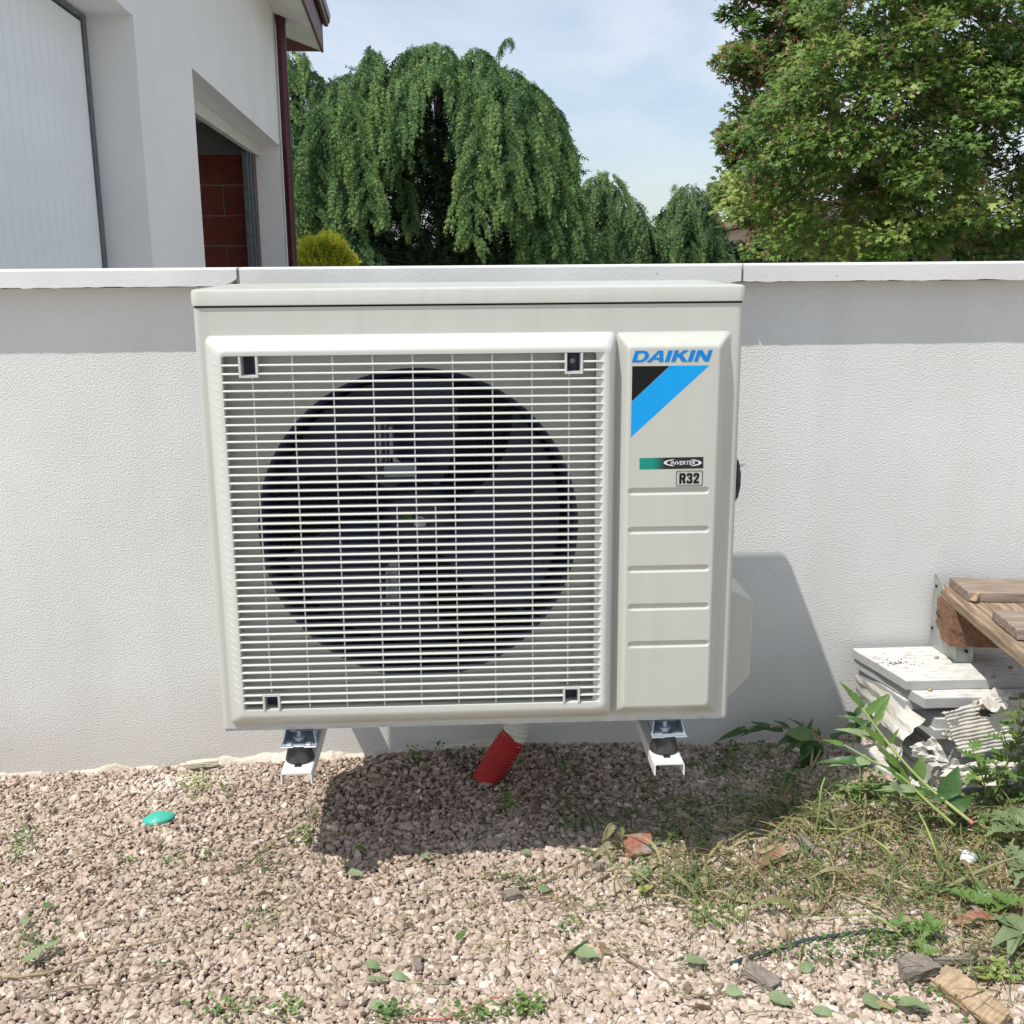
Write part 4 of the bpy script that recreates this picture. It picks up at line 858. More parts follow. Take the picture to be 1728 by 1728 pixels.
def plank(x0, x1, y0, y1, z0, z1, name, m, seed=0, end=None, jag=0.0):
    """board with uneven edges and ends; local pallet axes"""
    r = np.random.RandomState(seed); lx = x1-x0 > y1-y0; n = 14; loops = []
    w = np.cumsum(r.normal(0, .0006, (n+1, 4)), 0); jr = jag*(r.rand()-.2)
    for i in range(n+1):
        t = i/n; e = w[i]
        if lx:
            x = x0+(x1-x0)*t; j = 0
            loops.append([(x+(jr if i == 0 else 0), y0+e[0], z0), (x+(jr if i == 0 else 0), y1+e[1], z0), (x+(jr if i == 0 else 0), y1+e[1], z1+e[2]*.6), (x+(jr if i == 0 else 0), y0+e[0], z1+e[3]*.6)])
        else:
            y = y0+(y1-y0)*t; loops.append([(x0+e[0], y, z0), (x1+e[1], y, z0), (x1+e[1], y, z1+e[2]*.4), (x0+e[0], y, z1+e[3]*.4)])
    mb = MB(); mb.loft(loops, True, True, True); return mb.build(name, m, pal, bevel=0.0018, seg=2)
plank(0.0, 0.145, -0.80, 0.0, 0.080, 0.100, 'bearer_board', 'old_wood_y', 1)
plank(0.33, 0.475, -0.80, 0.0, 0.080, 0.100, 'bearer_board', 'old_wood_y', 2)
plank(0.64, 0.785, -0.80, 0.0, 0.080, 0.100, 'bearer_board', 'old_wood_y', 3)
b1 = plank(0.018, 0.80, -0.125, -0.002, 0.1012, 0.1205, 'deck_board', 'old_wood', 4, jag=0.012)
b2 = plank(0.016, 0.80, -0.375, -0.245, 0.1012, 0.1205, 'deck_board', 'old_wood', 5, jag=0.012)
plank(0.018, 0.80, -0.66, -0.53, 0.1012, 0.1205, 'deck_board', 'old_wood', 6, jag=0.012)
for x in (-0.012, 0.33, 0.64):
    for k, y in enumerate((-0.115, -0.66)):
        mb = MB(); r = np.random.RandomState(int(x*100)+k+50); bm = bmesh.new(); bmesh.ops.create_cube(bm, size=1)
        bmesh.ops.subdivide_edges(bm, edges=bm.edges, cuts=6, use_grid_fill=True)
        for v in bm.verts:
            v.co = Vector(((v.co.x+.5)*0.135+x+0.008, (v.co.y-.5)*0.10+0.05+y+0.05, (v.co.z+.5)*0.0785+0.0008))
            v.co += Vector((r.normal(), r.normal(), 0))*0.0012
            if x < 0 and k == 0 and v.co.z < 0.035 and v.co.y > -0.06: v.co.z += 0.020*min(1, (v.co.y+0.06)/0.04); v.co.x += 0.002
        me = bpy.data.meshes.new('block'); bm.to_mesh(me); bm.free(); me.materials.append(M['chipboard']); o = inst('support_block', me, pal)
mb = MB(); mb.prism([(0.032, -0.118, 0.1208), (0.036, -0.132, 0.1208), (0.030, -0.140, 0.106), (0.024, -0.128, 0.106)], (0.004, 0.002, 0.001)); mb.build('splinter', 'split_wood', pal)

# ================================================================== small things lying on the gravel
def lump(px, py, lx, ly, lz, rot, name, m, lab, cat, seed=0, tilt=(0, 0), rough=0.18, dz=0.004, cuts=4):
    r = np.random.RandomState(seed); bm = bmesh.new(); bmesh.ops.create_cube(bm, size=1); bmesh.ops.subdivide_edges(bm, edges=bm.edges, cuts=cuts, use_grid_fill=True)
    ph = r.rand(6)*6
    for v in bm.verts:
        c = v.co.copy(); q = 1+rough*(math.sin(5*c.x+ph[0]+3*c.y)*.5+math.sin(7*c.y+ph[1]+4*c.z)*.5)
        v.co = Vector((c.x*lx*q+r.normal()*lx*.018, c.y*ly*q*(1+.3*rough*math.sin(4*c.x+ph[2]))+r.normal()*ly*.03, c.z*lz*q+r.normal()*lz*.06+lz*rough*math.sin(3*c.x+ph[3])))
    me = bpy.data.meshes.new(name); bm.to_mesh(me); bm.free(); me.materials.append(M[m])
    p = G(px, py); o = inst(name, me, None, None, label=lab, cat=cat)
    o.location = p+Vector((0, 0, dz+lz/2+(0.005 if px > 1200 else 0))); o.rotation_euler = (math.radians(tilt[0]), math.radians(tilt[1]), math.radians(rot)); return o
lump(1078, 1437, 0.052, 0.042, 0.018, 12, 'brick_fragment', 'brick_chip', 'broken reddish brick fragment in the gravel below the right bracket', 'brick fragment', 3, (28, -8), 0.10)
lump(1302, 1462, 0.060, 0.018, 0.012, 28, 'bark_piece', 'bark_chip', 'orange brown bark piece among dry stalks in the gravel', 'bark', 4, (10, -12), 0.2, cuts=6)
lump(1300, 1446, 0.045, 0.012, 0.009, 24, 'bark_piece', 'split_wood', 'pale slim bark sliver just behind the orange brown bark piece', 'bark', 44, (5, -6), 0.2, cuts=6)
lump(1368, 1440, 0.062, 0.014, 0.009, -58, 'wood_splinter', 'grey_wood', 'grey brown wood splinter sticking up beside dry grass', 'wood splinter', 5, (0, 18), 0.2, cuts=6)
lump(1683, 1558, 0.085, 0.030, 0.010, -8, 'bark_piece', 'brick_chip', 'long reddish bark piece lying near the right edge', 'bark', 6, (14, 4), 0.22, cuts=6)
lump(1628, 1567, 0.040, 0.016, 0.008, -3, 'bark_piece', 'bark_chip', 'small brown bark flake left of the long reddish bark piece', 'bark', 16, (8, 0), 0.22)
lump(1638, 1706, 0.105, 0.038, 0.022, -58, 'wood_offcut', 'split_wood', 'split yellow brown wood offcut at the bottom right corner', 'wood offcut', 7, (18, 6), 0.06, cuts=6)
lump(1284, 1660, 0.048, 0.026, 0.010, -42, 'wood_chunk', 'grey_wood', 'weathered grey wood chunk left of the bottom leaves', 'wood chunk', 8, (10, 8), 0.14, cuts=6)
lump(1547, 1655, 0.050, 0.034, 0.020, 10, 'dark_stone', 'grey_wood', 'rounded dull brown stone under the dead stalks at lower right', 'stone', 9, (0, 0), 0.12)
lump(1133, 1447, 0.034, 0.007, 0.005, -32, 'wood_splinter', 'split_wood', 'orange splinter just right of the brick fragment', 'wood splinter', 10, (0, 5), 0.1)
lump(1320, 1583, 0.008, 0.030, 0.004, -8, 'wood_splinter', 'split_wood', 'short flat tan splinter behind the green rope', 'wood splinter', 11, (0, 5), 0.1)
lump(1665, 1632, 0.030, 0.012, 0.005, -50, 'wood_splinter', 'split_wood', 'flat tan splinter on pale gravel above the wood offcut', 'wood splinter', 12, (0, 5), 0.1)
lump(1590, 1632, 0.130, 0.009, 0.008, -5, 'dead_stick', 'grey_wood', 'straight grey stick lying above the wood offcut', 'stick', 13, (0, 0), 0.15, cuts=6)
lump(705, 1632, 0.010, 0.034, 0.007, 8, 'dead_stick', 'grey_wood', 'short brown stick stub in the gravel at bottom centre', 'stick', 14, (0, 10), 0.15)
lump(1020, 1610, 0.010, 0.030, 0.006, 12, 'dead_stick', 'bark_chip', 'short olive brown stub right of the large pale leaf', 'stick', 15, (0, 10), 0.15)
lump(1008, 1470, 0.02, 0.016, 0.008, 5, 'dark_stone', 'grey_wood', 'small dull stone left of the brick fragment', 'stone', 18, (0, 0), 0.12)
lump(865, 1518, 0.026, 0.018, 0.010, 15, 'dark_stone', 'grey_wood', 'small grey stone on open gravel below the unit shadow', 'stone', 17, (0, 0), 0.12)
lump(342, 1300, 0.066, 0.014, 0.012, 7, 'mortar_lump', 'pale_mortar', 'flat pale mortar lump at the foot of the wall left of the unit', 'mortar lump', 19, (0, 0), 0.10, dz=0.010)
lump(142, 1290, 0.02, 0.012, 0.012, 0, 'dark_stone', 'grey_wood', 'dark stone at the foot of the wall far left', 'stone', 20, (0, 0), 0.15, dz=0.008)
# teal plastic lens-shaped lid
p = G(268, 1385); mb = MB(); loops = []
for t in np.linspace(0.02, 1, 9):
    loops.append([(0.030*t*math.cos(a)*(1+0.08*math.sin(2*a+1)), 0.022*t*math.sin(a)*(1+0.07*math.cos(3*a)), 0.010*(1-t*t)+(-0.002 if t == 1 else 0)) for a in np.linspace(0, 6.28318, 33)[:-1]])
mb.loft(loops, True, True); o = mb.build('teal_disc', 'teal_plastic', smooth=True, label='turquoise domed plastic disc lying in the gravel at left', cat='plastic disc'); o.location = p+Vector((0, 0, 0.0055)); o.rotation_euler = (math.radians(4), math.radians(-5), math.radians(6))
md = o.modifiers.new('thickness', 'SOLIDIFY'); md.thickness = 0.001
# white shard
p = G(1633, 1467); mb = MB(); loops = []
for t in np.linspace(0.02, 1, 6):
    loops.append([(0.016*t*math.cos(a)*(1+0.25*math.sin(2*a+.6)), 0.013*t*math.sin(a)*(1+0.2*math.cos(3*a)), 0.006*(1-t*t)) for a in np.linspace(0, 6.28318, 17)[:-1]])
mb.loft(loops, True, True); o = mb.build('white_shard', 'white_plastic', smooth=True, label='curved white plastic shard among weeds at right', cat='shard'); o.location = p+Vector((0, 0, 0.022)); o.rotation_euler = (math.radians(48), math.radians(8), math.radians(10))
md = o.modifiers.new('thickness', 'SOLIDIFY'); md.thickness = 0.001
# twisted rope
rp = [G(x, y, 0.010) for x, y in ((1232, 1626), (1270, 1613), (1318, 1600), (1352, 1588), (1392, 1581), (1440, 1574), (1480, 1570), (1512, 1576))]
def smooth_path(pts, k=6):
    out_ = []; n = len(pts)
    for i in range(n-1):
        p0, p1, p2, p3 = pts[max(i-1, 0)], pts[i], pts[i+1], pts[min(i+2, n-1)]
        for j in range(k):
            t = j/k; out_.append(0.5*((2*p1)+(p2-p0)*t+(2*p0-5*p1+4*p2-p3)*t*t+(3*p1-p0-3*p2+p3)*t**3))
    return out_+[pts[-1]]
sp = smooth_path(rp, 14); mb = MB()
for s in range(3):
    pts = []
    for i, q in enumerate(sp):
        t = (sp[min(i+1, len(sp)-1)]-sp[max(i-1, 0)]).normalized(); u = t.cross(Vector((0, 0, 1))).normalized(); w = u.cross(t); a = i*0.8+s*2.094; pts.append(q+(u*math.cos(a)+w*math.sin(a))*0.0016)
    mb.tube(pts, 0.0018, 6)
mb.build('rope_piece', 'rope_green', smooth=True, label='dark green twisted rope lying on the gravel at lower right', cat='rope')
# twigs
def twig(pix, r0, name, m, lab, cat='twig', dz=0.009, seed=0):
    pts = smooth_path([G(x, y, dz) for x, y in pix], 5); r = np.random.RandomState(seed); pts = [p+Vector((r.normal(), r.normal(), abs(r.normal())))*0.0012 for p in pts]
    mb = MB(); mb.tube(pts, [r0*(1-0.55*i/len(pts)) for i in range(len(pts))], 6); return mb.build(name, m, smooth=True, label=lab, cat=cat)
TW = [([(0, 1652), (90, 1640), (200, 1600), (345, 1578)], .0022, 'stem_tan', 'long tan twig lying across the lower left gravel'),
      ([(30, 1690), (120, 1668), (230, 1655), (330, 1640)], .0018, 'twig', 'thin brown twig crossing the gravel at bottom left'),
      ([(20, 1490), (75, 1470), (130, 1450), (185, 1425), (240, 1398), (300, 1386)], .0014, 'twig', 'thin long twig passing the turquoise disc'),
      ([(340, 1474), (385, 1470), (430, 1462), (500, 1452)], .0018, 'twig', 'dark twig left of the unit shadow'),
      ([(1040, 1606), (1075, 1630), (1110, 1645), (1140, 1672)], .0020, 'twig', 'dark twig right of the large pale leaf'),
      ([(900, 1500), (950, 1470), (1000, 1440), (1030, 1420)], .0022, 'stem_tan', 'tan stalk leading up to the wilted plant'),
      ([(880, 1510), (930, 1518), (1000, 1535), (1050, 1540)], .0013, 'twig', 'thin dark twig on the central gravel'),
      ([(540, 1568), (565, 1575), (590, 1590)], .0018, 'twig', 'short bent twig on the open gravel below the shadow'),
      ([(850, 1560), (858, 1590), (856, 1625)], .0014, 'stem_tan', 'upright pale straw in the gravel bottom centre'),
      ([(1145, 1683), (1190, 1682), (1235, 1676)], .0018, 'twig', 'straight twig at the bottom right of centre'),
      ([(1262, 1470), (1250, 1482), (1232, 1490), (1215, 1500)], .0030, 'grey_wood', 'thick grey twig left of the bark pieces'),
      ([(1345, 1472), (1370, 1466), (1400, 1478), (1440, 1492)], .0036, 'grey_wood', 'thick crooked root by the grey splinter'),
      ([(1395, 1525), (1372, 1545), (1358, 1565), (1352, 1580)], .0024, 'twig', 'dark stick slanting above the rope'),
      ([(1400, 1505), (1450, 1495), (1500, 1500), (1540, 1512)], .0024, 'stem_tan', 'tan root strand in the weeds above the rope'),
      ([(1500, 1660), (1560, 1645), (1640, 1650), (1728, 1660)], .0018, 'twig', 'thin dead stalk along the bottom right'),
      ([(340, 1712), (400, 1700), (480, 1722), (520, 1735)], .0017, 'stem_tan', 'curved tan stalk at the bottom left edge'),
      ([(1620, 1400), (1640, 1430), (1637, 1462), (1632, 1475)], .0013, 'stem_tan', 'thin pale straw in front of the white shard'),
      ([(1350, 1600), (1352, 1625), (1350, 1645)], .0020, 'stem_tan', 'short tan straw crossing under the rope'),
      ([(690, 1720), (760, 1718), (820, 1690), (860, 1684)], .0015, 'stem_pink', 'reddish stalk at the bottom edge of the picture')]
for i, (px_, r_, m_, lab) in enumerate(TW): twig(px_, r_, 'twig', m_, lab, seed=i)

# ================================================================== leaves and weeds
def leaf_mesh(name, m, w=0.3, n=10, fold=0.25, curl=0.25, lobes=0, depth=0.45, base=0.5, seed=0, serr=0.0):
    """leaf of length 1 along x, half width w; lobed outline if lobes > 0"""
    r = np.random.RandomState(seed); n = n if not lobes else lobes*6; L0, R0, C0 = [], [], []
    for i in range(n+1):
        t = i/n; e = math.sin(math.pi*min(1, t**base*1.0))**0.9 if t < 1 else 0
        wd = w*max(e, 0.015)
        if lobes: wd *= (1-depth)+depth*abs(math.sin(math.pi*lobes*t))**0.7*1.15
        if serr: wd *= 1+serr*((i % 2)*2-1)
        z = -curl*t*t+0.02*math.sin(9*t+seed); C0.append((t, 0, z))
        s_ = 0.05*wd/w if lobes else 0
        L0.append((t+s_, wd, z+fold*wd+0.02*r.normal()*wd/w)); R0.append((t+s_, -wd, z+fold*wd+0.02*r.normal()*wd/w))
    vs = L0+C0+R0; k = n+1; fs = []
    for i in range(n): fs += [(i, k+i, k+i+1, i+1), (k+i, 2*k+i, 2*k+i+1, k+i+1)]
    mb = MB(); mb.add(vs, fs); return mb.mesh(name, m, True)
LM = {}
for key, m_ in (('g', 'weed_leaf'), ('p', 'weed_leaf_pale'), ('d', 'weed_leaf_dark'), ('y', 'yellow_leaf'), ('b', 'dry_leaf'), ('t', 'thistle_leaf')):
    LM[key+'l'] = [leaf_mesh('leaf', m_, 0.13, 12, 0.35, c, serr=0.07, seed=i) for i, c in enumerate((0.1, 0.35, 0.6, -0.1))]
    LM[key+'o'] = [leaf_mesh('leaf', m_, 0.30, 10, 0.3, c, base=0.7, seed=i) for i, c in enumerate((0.1, 0.4, 0.7, 0.05))]
    LM[key+'b'] = [leaf_mesh('leaf', m_, 0.33, 10, 0.35, c, lobes=5, depth=0.74, seed=i) for i, c in enumerate((0.1, 0.4, 0.7, 0.2))]
def frame(p, d, up, s):
    d = Vector(d).normalized(); up = Vector(up); up = (up-d*up.dot(d)); up = up.normalized() if up.length > 1e-4 else d.orthogonal().normalized(); y = up.cross(d)
    return Matrix(((d.x*s, y.x*s, up.x*s, p[0]), (d.y*s, y.y*s, up.y*s, p[1]), (d.z*s, y.z*s, up.z*s, p[2]), (0, 0, 0, 1)))
# single leaves lying on the gravel: (pixel, length, heading, kind, label)
FL = [((968, 1602), .070, 200, 'po', 'large pale green wilted leaf on the gravel at bottom centre'), ((990, 1612), .052, -25, 'po', 'pale leaf half beneath the large wilted one'),
      ((1082, 1478), .062, 75, 'po', 'grey green leaf just below the brick fragment'), ((1090, 1502), .040, 25, 'yo', 'yellow green leaf under the brick fragment'),
      ((1178, 1622), .052, 8, 'po', 'flat pale leaf left of the rope end'), ((640, 1652), .050, 12, 'pl', 'slender pale leaf on the lower gravel'), ((672, 1648), .030, -40, 'po', 'rounded pale leaf right of the slender one'),
      ((610, 1430), .030, 5, 'go', 'green leaf inside the unit shadow'), ((600, 1476), .038, -12, 'po', 'grey green leaf just outside the shadow edge'), ((722, 1446), .042, 25, 'po', 'leaf at the edge of the shadow front'),
      ((630, 1628), .034, -5, 'po', 'narrow grey green leaf left of centre bottom'), ((780, 1578), .044, 55, 'gl', 'slanting green leaf on the central gravel'), ((890, 1438), .026, -20, 'po', 'small pale leaf right of the shadow corner'),
      ((75, 1610), .085, 40, 'pl', 'long pale leaf at the far lower left'), ((45, 1555), .030, 60, 'po', 'small pale leaf at the left edge'), ((80, 1528), .022, 20, 'go', 'tiny green leaf high on the left gravel'),
      ((390, 1366), .022, 30, 'po', 'small leaf right of the turquoise disc'), ((488, 1412), .024, 80, 'go', 'upright green leaf left of the shadow'), ((640, 1700), .038, -15, 'po', 'pale leaf near the bottom edge'),
      ((515, 1416), .028, 110, 'yo', 'yellowish leaf at the shadow left corner'), ((1240, 1675), .034, -30, 'po', 'wilted leaf beside the grey wood chunk'), ((1320, 1688), .050, -18, 'po', 'broad pale leaf right of the grey wood chunk'),
      ((1480, 1690), .060, 10, 'po', 'broad pale leaf at the bottom right'), ((1540, 1700), .066, -22, 'po', 'pale green curled leaf left of the wood offcut'), ((1400, 1712), .060, -25, 'pl', 'long pale green leaf at the bottom edge right of centre'),
      ((1362, 1634), .034, 20, 'po', 'dull pale leaf below the rope'), ((1666, 1650), .040, 0, 'yo', 'yellow leaf above the wood offcut'), ((1190, 1492), .040, -20, 'bo', 'brown dry leaf among the straw'),
      ((1255, 1520), .034, -40, 'bo', 'dull dry leaf in the middle of the straw'), ((820, 1392), .040, -10, 'dl', 'dark leaf in the shadow beneath the unit'), ((855, 1360), .026, 60, 'go', 'bright leaf tuft under the unit centre'),
      ((880, 1495), .034, -5, 'po', 'pale leaf on the gravel right of centre'), ((920, 1500), .036, 30, 'po', 'pale leaf below the wilted plant'), ((560, 1330), .02, 30, 'bo', 'small dry leaf near the left bracket foot')]
for i, ((x, y), s, hd, k, lab) in enumerate(FL):
    r = np.random.RandomState(200+i); a = math.radians(hd); p = G(x, y, 0.012)
    s *= 0.80; d = Vector((math.cos(a), math.sin(a), 0.10)); up = Vector((r.normal()*.45, r.normal()*.4-0.15, 1))
    # start half a length back so the leaf is centred
    inst('fallen_leaf', LM[k][r.randint(4)], None, frame(p-d*s*0.5+Vector((0, 0, s*0.10)), d, up, s), label=lab, cat='leaf', group='leaves lying on the gravel')

def plant(name, lab, stems, leaves, cat='weed', stemmat='stem_green', r0=0.0022, group=None):
    """stems: list of lists of points; leaves: (point, direction, up, size, kind)"""
    b = Vector(stems[0][0]); e = empty(name, tuple(b), label=lab, cat=cat, group=group); inv = Matrix.Translation(-b)
    for k, st in enumerate(stems):
        sm = stemmat if isinstance(stemmat, str) else stemmat[min(k, len(stemmat)-1)]
        rr = r0 if not hasattr(r0, '__len__') else r0[min(k, len(r0)-1)]
        pts = smooth_path([Vector(p) for p in st], 5); mb = MB(); mb.tube(pts, [rr*(1-0.6*i/len(pts)) for i in range(len(pts))], 7); o = mb.build('stem', sm, e, smooth=True); o.matrix_parent_inverse = inv
    for i, (p, d, up, s, k) in enumerate(leaves):
        o = inst('leaf', LM[k][i % 4], e, frame(p, d, up, s)); o.matrix_parent_inverse = inv
    return e
def V3(a): return Vector([float(q) for q in a])
# tall lance-leaved stems lying over the stack: leaf and stem points are places at about y = -0.3 in front of the slabs
def pixleaf(x0, y0, x1, y1, Y, k, tip=0.0, up=(0.1, -0.6, 0.8)):
    a = V3(atY(x0, y0, Y)); b = V3(atY(x1, y1, Y+tip)); return (a, b-a, up, (b-a).length, k)
def st(*pp): return [V3(atY(x, y, Y)) for x, y, Y in pp]
plant('cut_weed_stem', 'tall cut weed stem with reddish foot leaning on the slab stack', [st((1640, 1388, -0.50), (1560, 1322, -0.42), (1505, 1262, -0.37), (1455, 1195, -0.31), (1425, 1155, -0.27)), st((1642, 1390, -0.502), (1630, 1379, -0.49))],
      [pixleaf(1456, 1196, 1419, 1148, -0.31, 'gl'), pixleaf(1462, 1205, 1504, 1164, -0.32, 'gl', 0.02), pixleaf(1475, 1222, 1503, 1176, -0.33, 'gl'), pixleaf(1500, 1255, 1518, 1228, -0.36, 'gl'), pixleaf(1497, 1262, 1452, 1218, -0.36, 'gl'),
       pixleaf(1488, 1250, 1424, 1220, -0.35, 'pl'), pixleaf(1470, 1228, 1432, 1198, -0.33, 'dl'), pixleaf(1465, 1215, 1443, 1238, -0.33, 'dl'), pixleaf(1520, 1300, 1478, 1252, -0.38, 'gl'), pixleaf(1545, 1318, 1560, 1280, -0.40, 'go'), pixleaf(1528, 1322, 1516, 1284, -0.39, 'go')],
      stemmat=['stem_green', 'stem_pink'], r0=[0.0036, 0.0048])
plant('cut_weed_stem', 'second cut weed stem lying lower in front of the slabs', [st((1612, 1394, -0.50), (1560, 1348, -0.46), (1520, 1310, -0.43), (1470, 1283, -0.41), (1425, 1258, -0.38), (1390, 1248, -0.35))],
      [pixleaf(1424, 1258, 1388, 1246, -0.38, 'gl'), pixleaf(1470, 1286, 1405, 1282, -0.41, 'pl'), pixleaf(1466, 1290, 1400, 1268, -0.41, 'dl'), pixleaf(1520, 1312, 1482, 1290, -0.43, 'gl'), pixleaf(1545, 1335, 1490, 1325, -0.45, 'pl'), pixleaf(1500, 1322, 1548, 1345, -0.46, 'pl'),
       pixleaf(1560, 1345, 1500, 1318, -0.45, 'gl'), pixleaf(1540, 1330, 1590, 1350, -0.44, 'dl'), pixleaf(1575, 1350, 1628, 1335, -0.45, 'dl'), pixleaf(1590, 1355, 1620, 1300, -0.44, 'do'), pixleaf(1600, 1370, 1640, 1340, -0.46, 'do')], r0=0.0030)
plant('leafy_weed', 'dark leafy weed nodding against the wall in the unit shadow', [st((1345, 1360, -0.22), (1362, 1310, -0.19), (1382, 1272, -0.16), (1384, 1256, -0.14), (1378, 1240, -0.12)), st((1368, 1296, -0.18), (1372, 1262, -0.15)), st((1378, 1240, -0.12), (1340, 1232, -0.10), (1290, 1222, -0.07), (1250, 1232, -0.05)), st((1378, 1242, -0.12), (1405, 1246, -0.12), (1432, 1232, -0.10))],
      [pixleaf(1300, 1228, 1265, 1216, -0.08, 'dl'), pixleaf(1262, 1230, 1208, 1244, -0.05, 'dl'), pixleaf(1292, 1227, 1250, 1232, -0.07, 'dl'), pixleaf(1335, 1230, 1303, 1216, -0.09, 'dl'), pixleaf(1322, 1234, 1285, 1228, -0.08, 'dl'), pixleaf(1345, 1234, 1305, 1258, -0.10, 'dl'),
       pixleaf(1362, 1236, 1345, 1210, -0.11, 'dl'), pixleaf(1350, 1246, 1310, 1257, -0.11, 'dl'), pixleaf(1372, 1242, 1325, 1236, -0.12, 'go'), pixleaf(1375, 1246, 1335, 1256, -0.13, 'gl'), pixleaf(1374, 1250, 1345, 1275, -0.13, 'do'), pixleaf(1376, 1250, 1355, 1300, -0.14, 'do'),
       pixleaf(1372, 1258, 1340, 1292, -0.15, 'dl'), pixleaf(1380, 1250, 1362, 1296, -0.15, 'do'), pixleaf(1382, 1246, 1372, 1222, -0.12, 'gl'), pixleaf(1384, 1248, 1378, 1224, -0.12, 'dl'), pixleaf(1400, 1246, 1432, 1232, -0.12, 'dl'), pixleaf(1405, 1247, 1440, 1262, -0.13, 'dl'), pixleaf(1425, 1238, 1470, 1210, -0.10, 'dl'),
       pixleaf(1350, 1250, 1318, 1272, -0.12, 'dl'), pixleaf(1360, 1240, 1372, 1212, -0.11, 'dl'), pixleaf(1366, 1262, 1350, 1310, -0.15, 'dl'), pixleaf(1380, 1256, 1395, 1290, -0.15, 'dl')], stemmat='stem_tan', r0=0.0032)
plant('leafy_weed', 'broad leaved weed in the sun between wall shadow and slabs', [st((1440, 1262, -0.14), (1442, 1230, -0.12), (1445, 1200, -0.10))],
      [pixleaf(1444, 1215, 1428, 1200, -0.11, 'do'), pixleaf(1444, 1208, 1452, 1192, -0.11, 'do'), pixleaf(1442, 1222, 1470, 1232, -0.12, 'do'), pixleaf(1443, 1220, 1425, 1240, -0.12, 'go'), pixleaf(1445, 1202, 1462, 1190, -0.10, 'go'), pixleaf(1442, 1235, 1460, 1258, -0.13, 'do')], r0=0.002)
# thistle at the right edge
c0 = G(1712, 1420, 0.02); r = np.random.RandomState(77); lv = []
for i in range(11):
    a = 2.4*i+0.5; el = 0.15+0.5*r.rand(); lv.append((c0+Vector((0.012, 0, 0.03)), Vector((math.cos(a), math.sin(a), el)), (0, 0, 1), 0.050+0.025*r.rand(), 'tb'))
plant('thistle', 'grey green thistle rosette growing at the right edge', [[c0-Vector((0, 0, .02)), c0+Vector((0.002, 0, .02)), c0+Vector((0.004, 0.002, .045))]], lv, r0=0.004)
c0 = G(1728, 1480, 0.02); lv = [(c0+Vector((0, 0, .02)), Vector((math.cos(2.0*i), math.sin(2.0*i), .5)), (0, 0, 1), .052, 'tb') for i in range(7)]
plant('thistle', 'second thistle clump below, cut by the right edge', [[c0-Vector((0, 0, .02)), c0+Vector((0, 0, .01)), c0+Vector((0, 0, .03))]], lv, r0=0.003)
c0 = G(1722, 1600, 0.01); lv = [(c0+Vector((0, 0, .03)), Vector((math.cos(1.7*i), math.sin(1.7*i), .35)), (0, 0, 1), .05, 'to') for i in range(7)]
plant('thistle', 'small grey green seedling low at the right edge', [[c0-Vector((0, 0, .02)), c0+Vector((0, 0, .01)), c0+Vector((0, 0, .03))]], lv, r0=0.002)
# feathery mugwort-like weeds in front of the slabs at right
def feathery(base, tops, lab, n=9, s=0.045, k='gb', seed=0):
    r = np.random.RandomState(seed); sts = []; lv = []
    for tpt in tops:
        mid = (base+tpt)/2+Vector((r.normal()*.012, r.normal()*.012, .01)); sts.append([base, mid, tpt])
        for i in range(n):
            t = 0.25+0.75*i/(n-1); q = base*(1-t)**2+mid*2*t*(1-t)+tpt*t*t; a = i*2.4+r.rand(); lv.append((q, Vector((math.cos(a), math.sin(a)-.25, 0.35+0.3*r.rand())), (0, -0.2, 1), s*(0.7+0.5*r.rand()), k))
    plant('feathery_weed', lab, sts, lv, r0=0.0020)
feathery(G(1668, 1360), [V3(atY(1690, 1225, -0.36)), V3(atY(1735, 1195, -0.36)), V3(atY(1640, 1265, -0.40))], 'tall feathery weed in front of the ribbed card', 9, 0.038, 'gb', 1)
feathery(G(1722, 1345), [V3(atY(1722, 1180, -0.40)), V3(atY(1765, 1240, -0.42))], 'feathery weed cut by the right edge above the thistle', 9, 0.038, 'gb', 2)
feathery(G(1545, 1575), [V3(G(1500, 1560, .03)), V3(G(1575, 1562, .03)), V3(G(1560, 1610, .02))], 'low feathery weed at the end of the rope', 6, 0.028, 'gb', 3)
feathery(G(1665, 1540), [V3(G(1640, 1520, .03)), V3(G(1700, 1525, .04))], 'low feathery weed behind the long bark piece', 7, 0.036, 'gb', 4)
feathery(G(1450, 1340), [V3(G(1430, 1330, .04)), V3(G(1470, 1325, .05)), V3(G(1450, 1345, .02))], 'bright green leafy tuft left of the weed stems', 7, 0.032, 'gl', 5)
feathery(G(1640, 1330), [V3(G(1620, 1320, .05)), V3(G(1660, 1318, .06))], 'bright small weed just in front of the low card strip', 8, 0.026, 'yo', 6)
# wilted bent plant beside the brick fragment
plant('wilted_weed', 'wilted bent weed beside the brick fragment', [st((1056, 1448, -0.42), (1058, 1415, -0.42), (1048, 1392, -0.43), (1030, 1390, -0.44), (1018, 1408, -0.45)), [G(1056, 1448), G(1030, 1425, .03), G(1012, 1432, .01)]],
      [pixleaf(1050, 1395, 1036, 1440, -0.44, 'bl'), pixleaf(1038, 1392, 1008, 1425, -0.45, 'bl'), pixleaf(1052, 1412, 1062, 1446, -0.43, 'bl'), pixleaf(1030, 1420, 1000, 1450, -0.46, 'bl'), pixleaf(1040, 1440, 1015, 1456, -0.47, 'bo'), pixleaf(1050, 1436, 1064, 1456, -0.45, 'yl')], stemmat='dry_leaf', r0=0.0024)
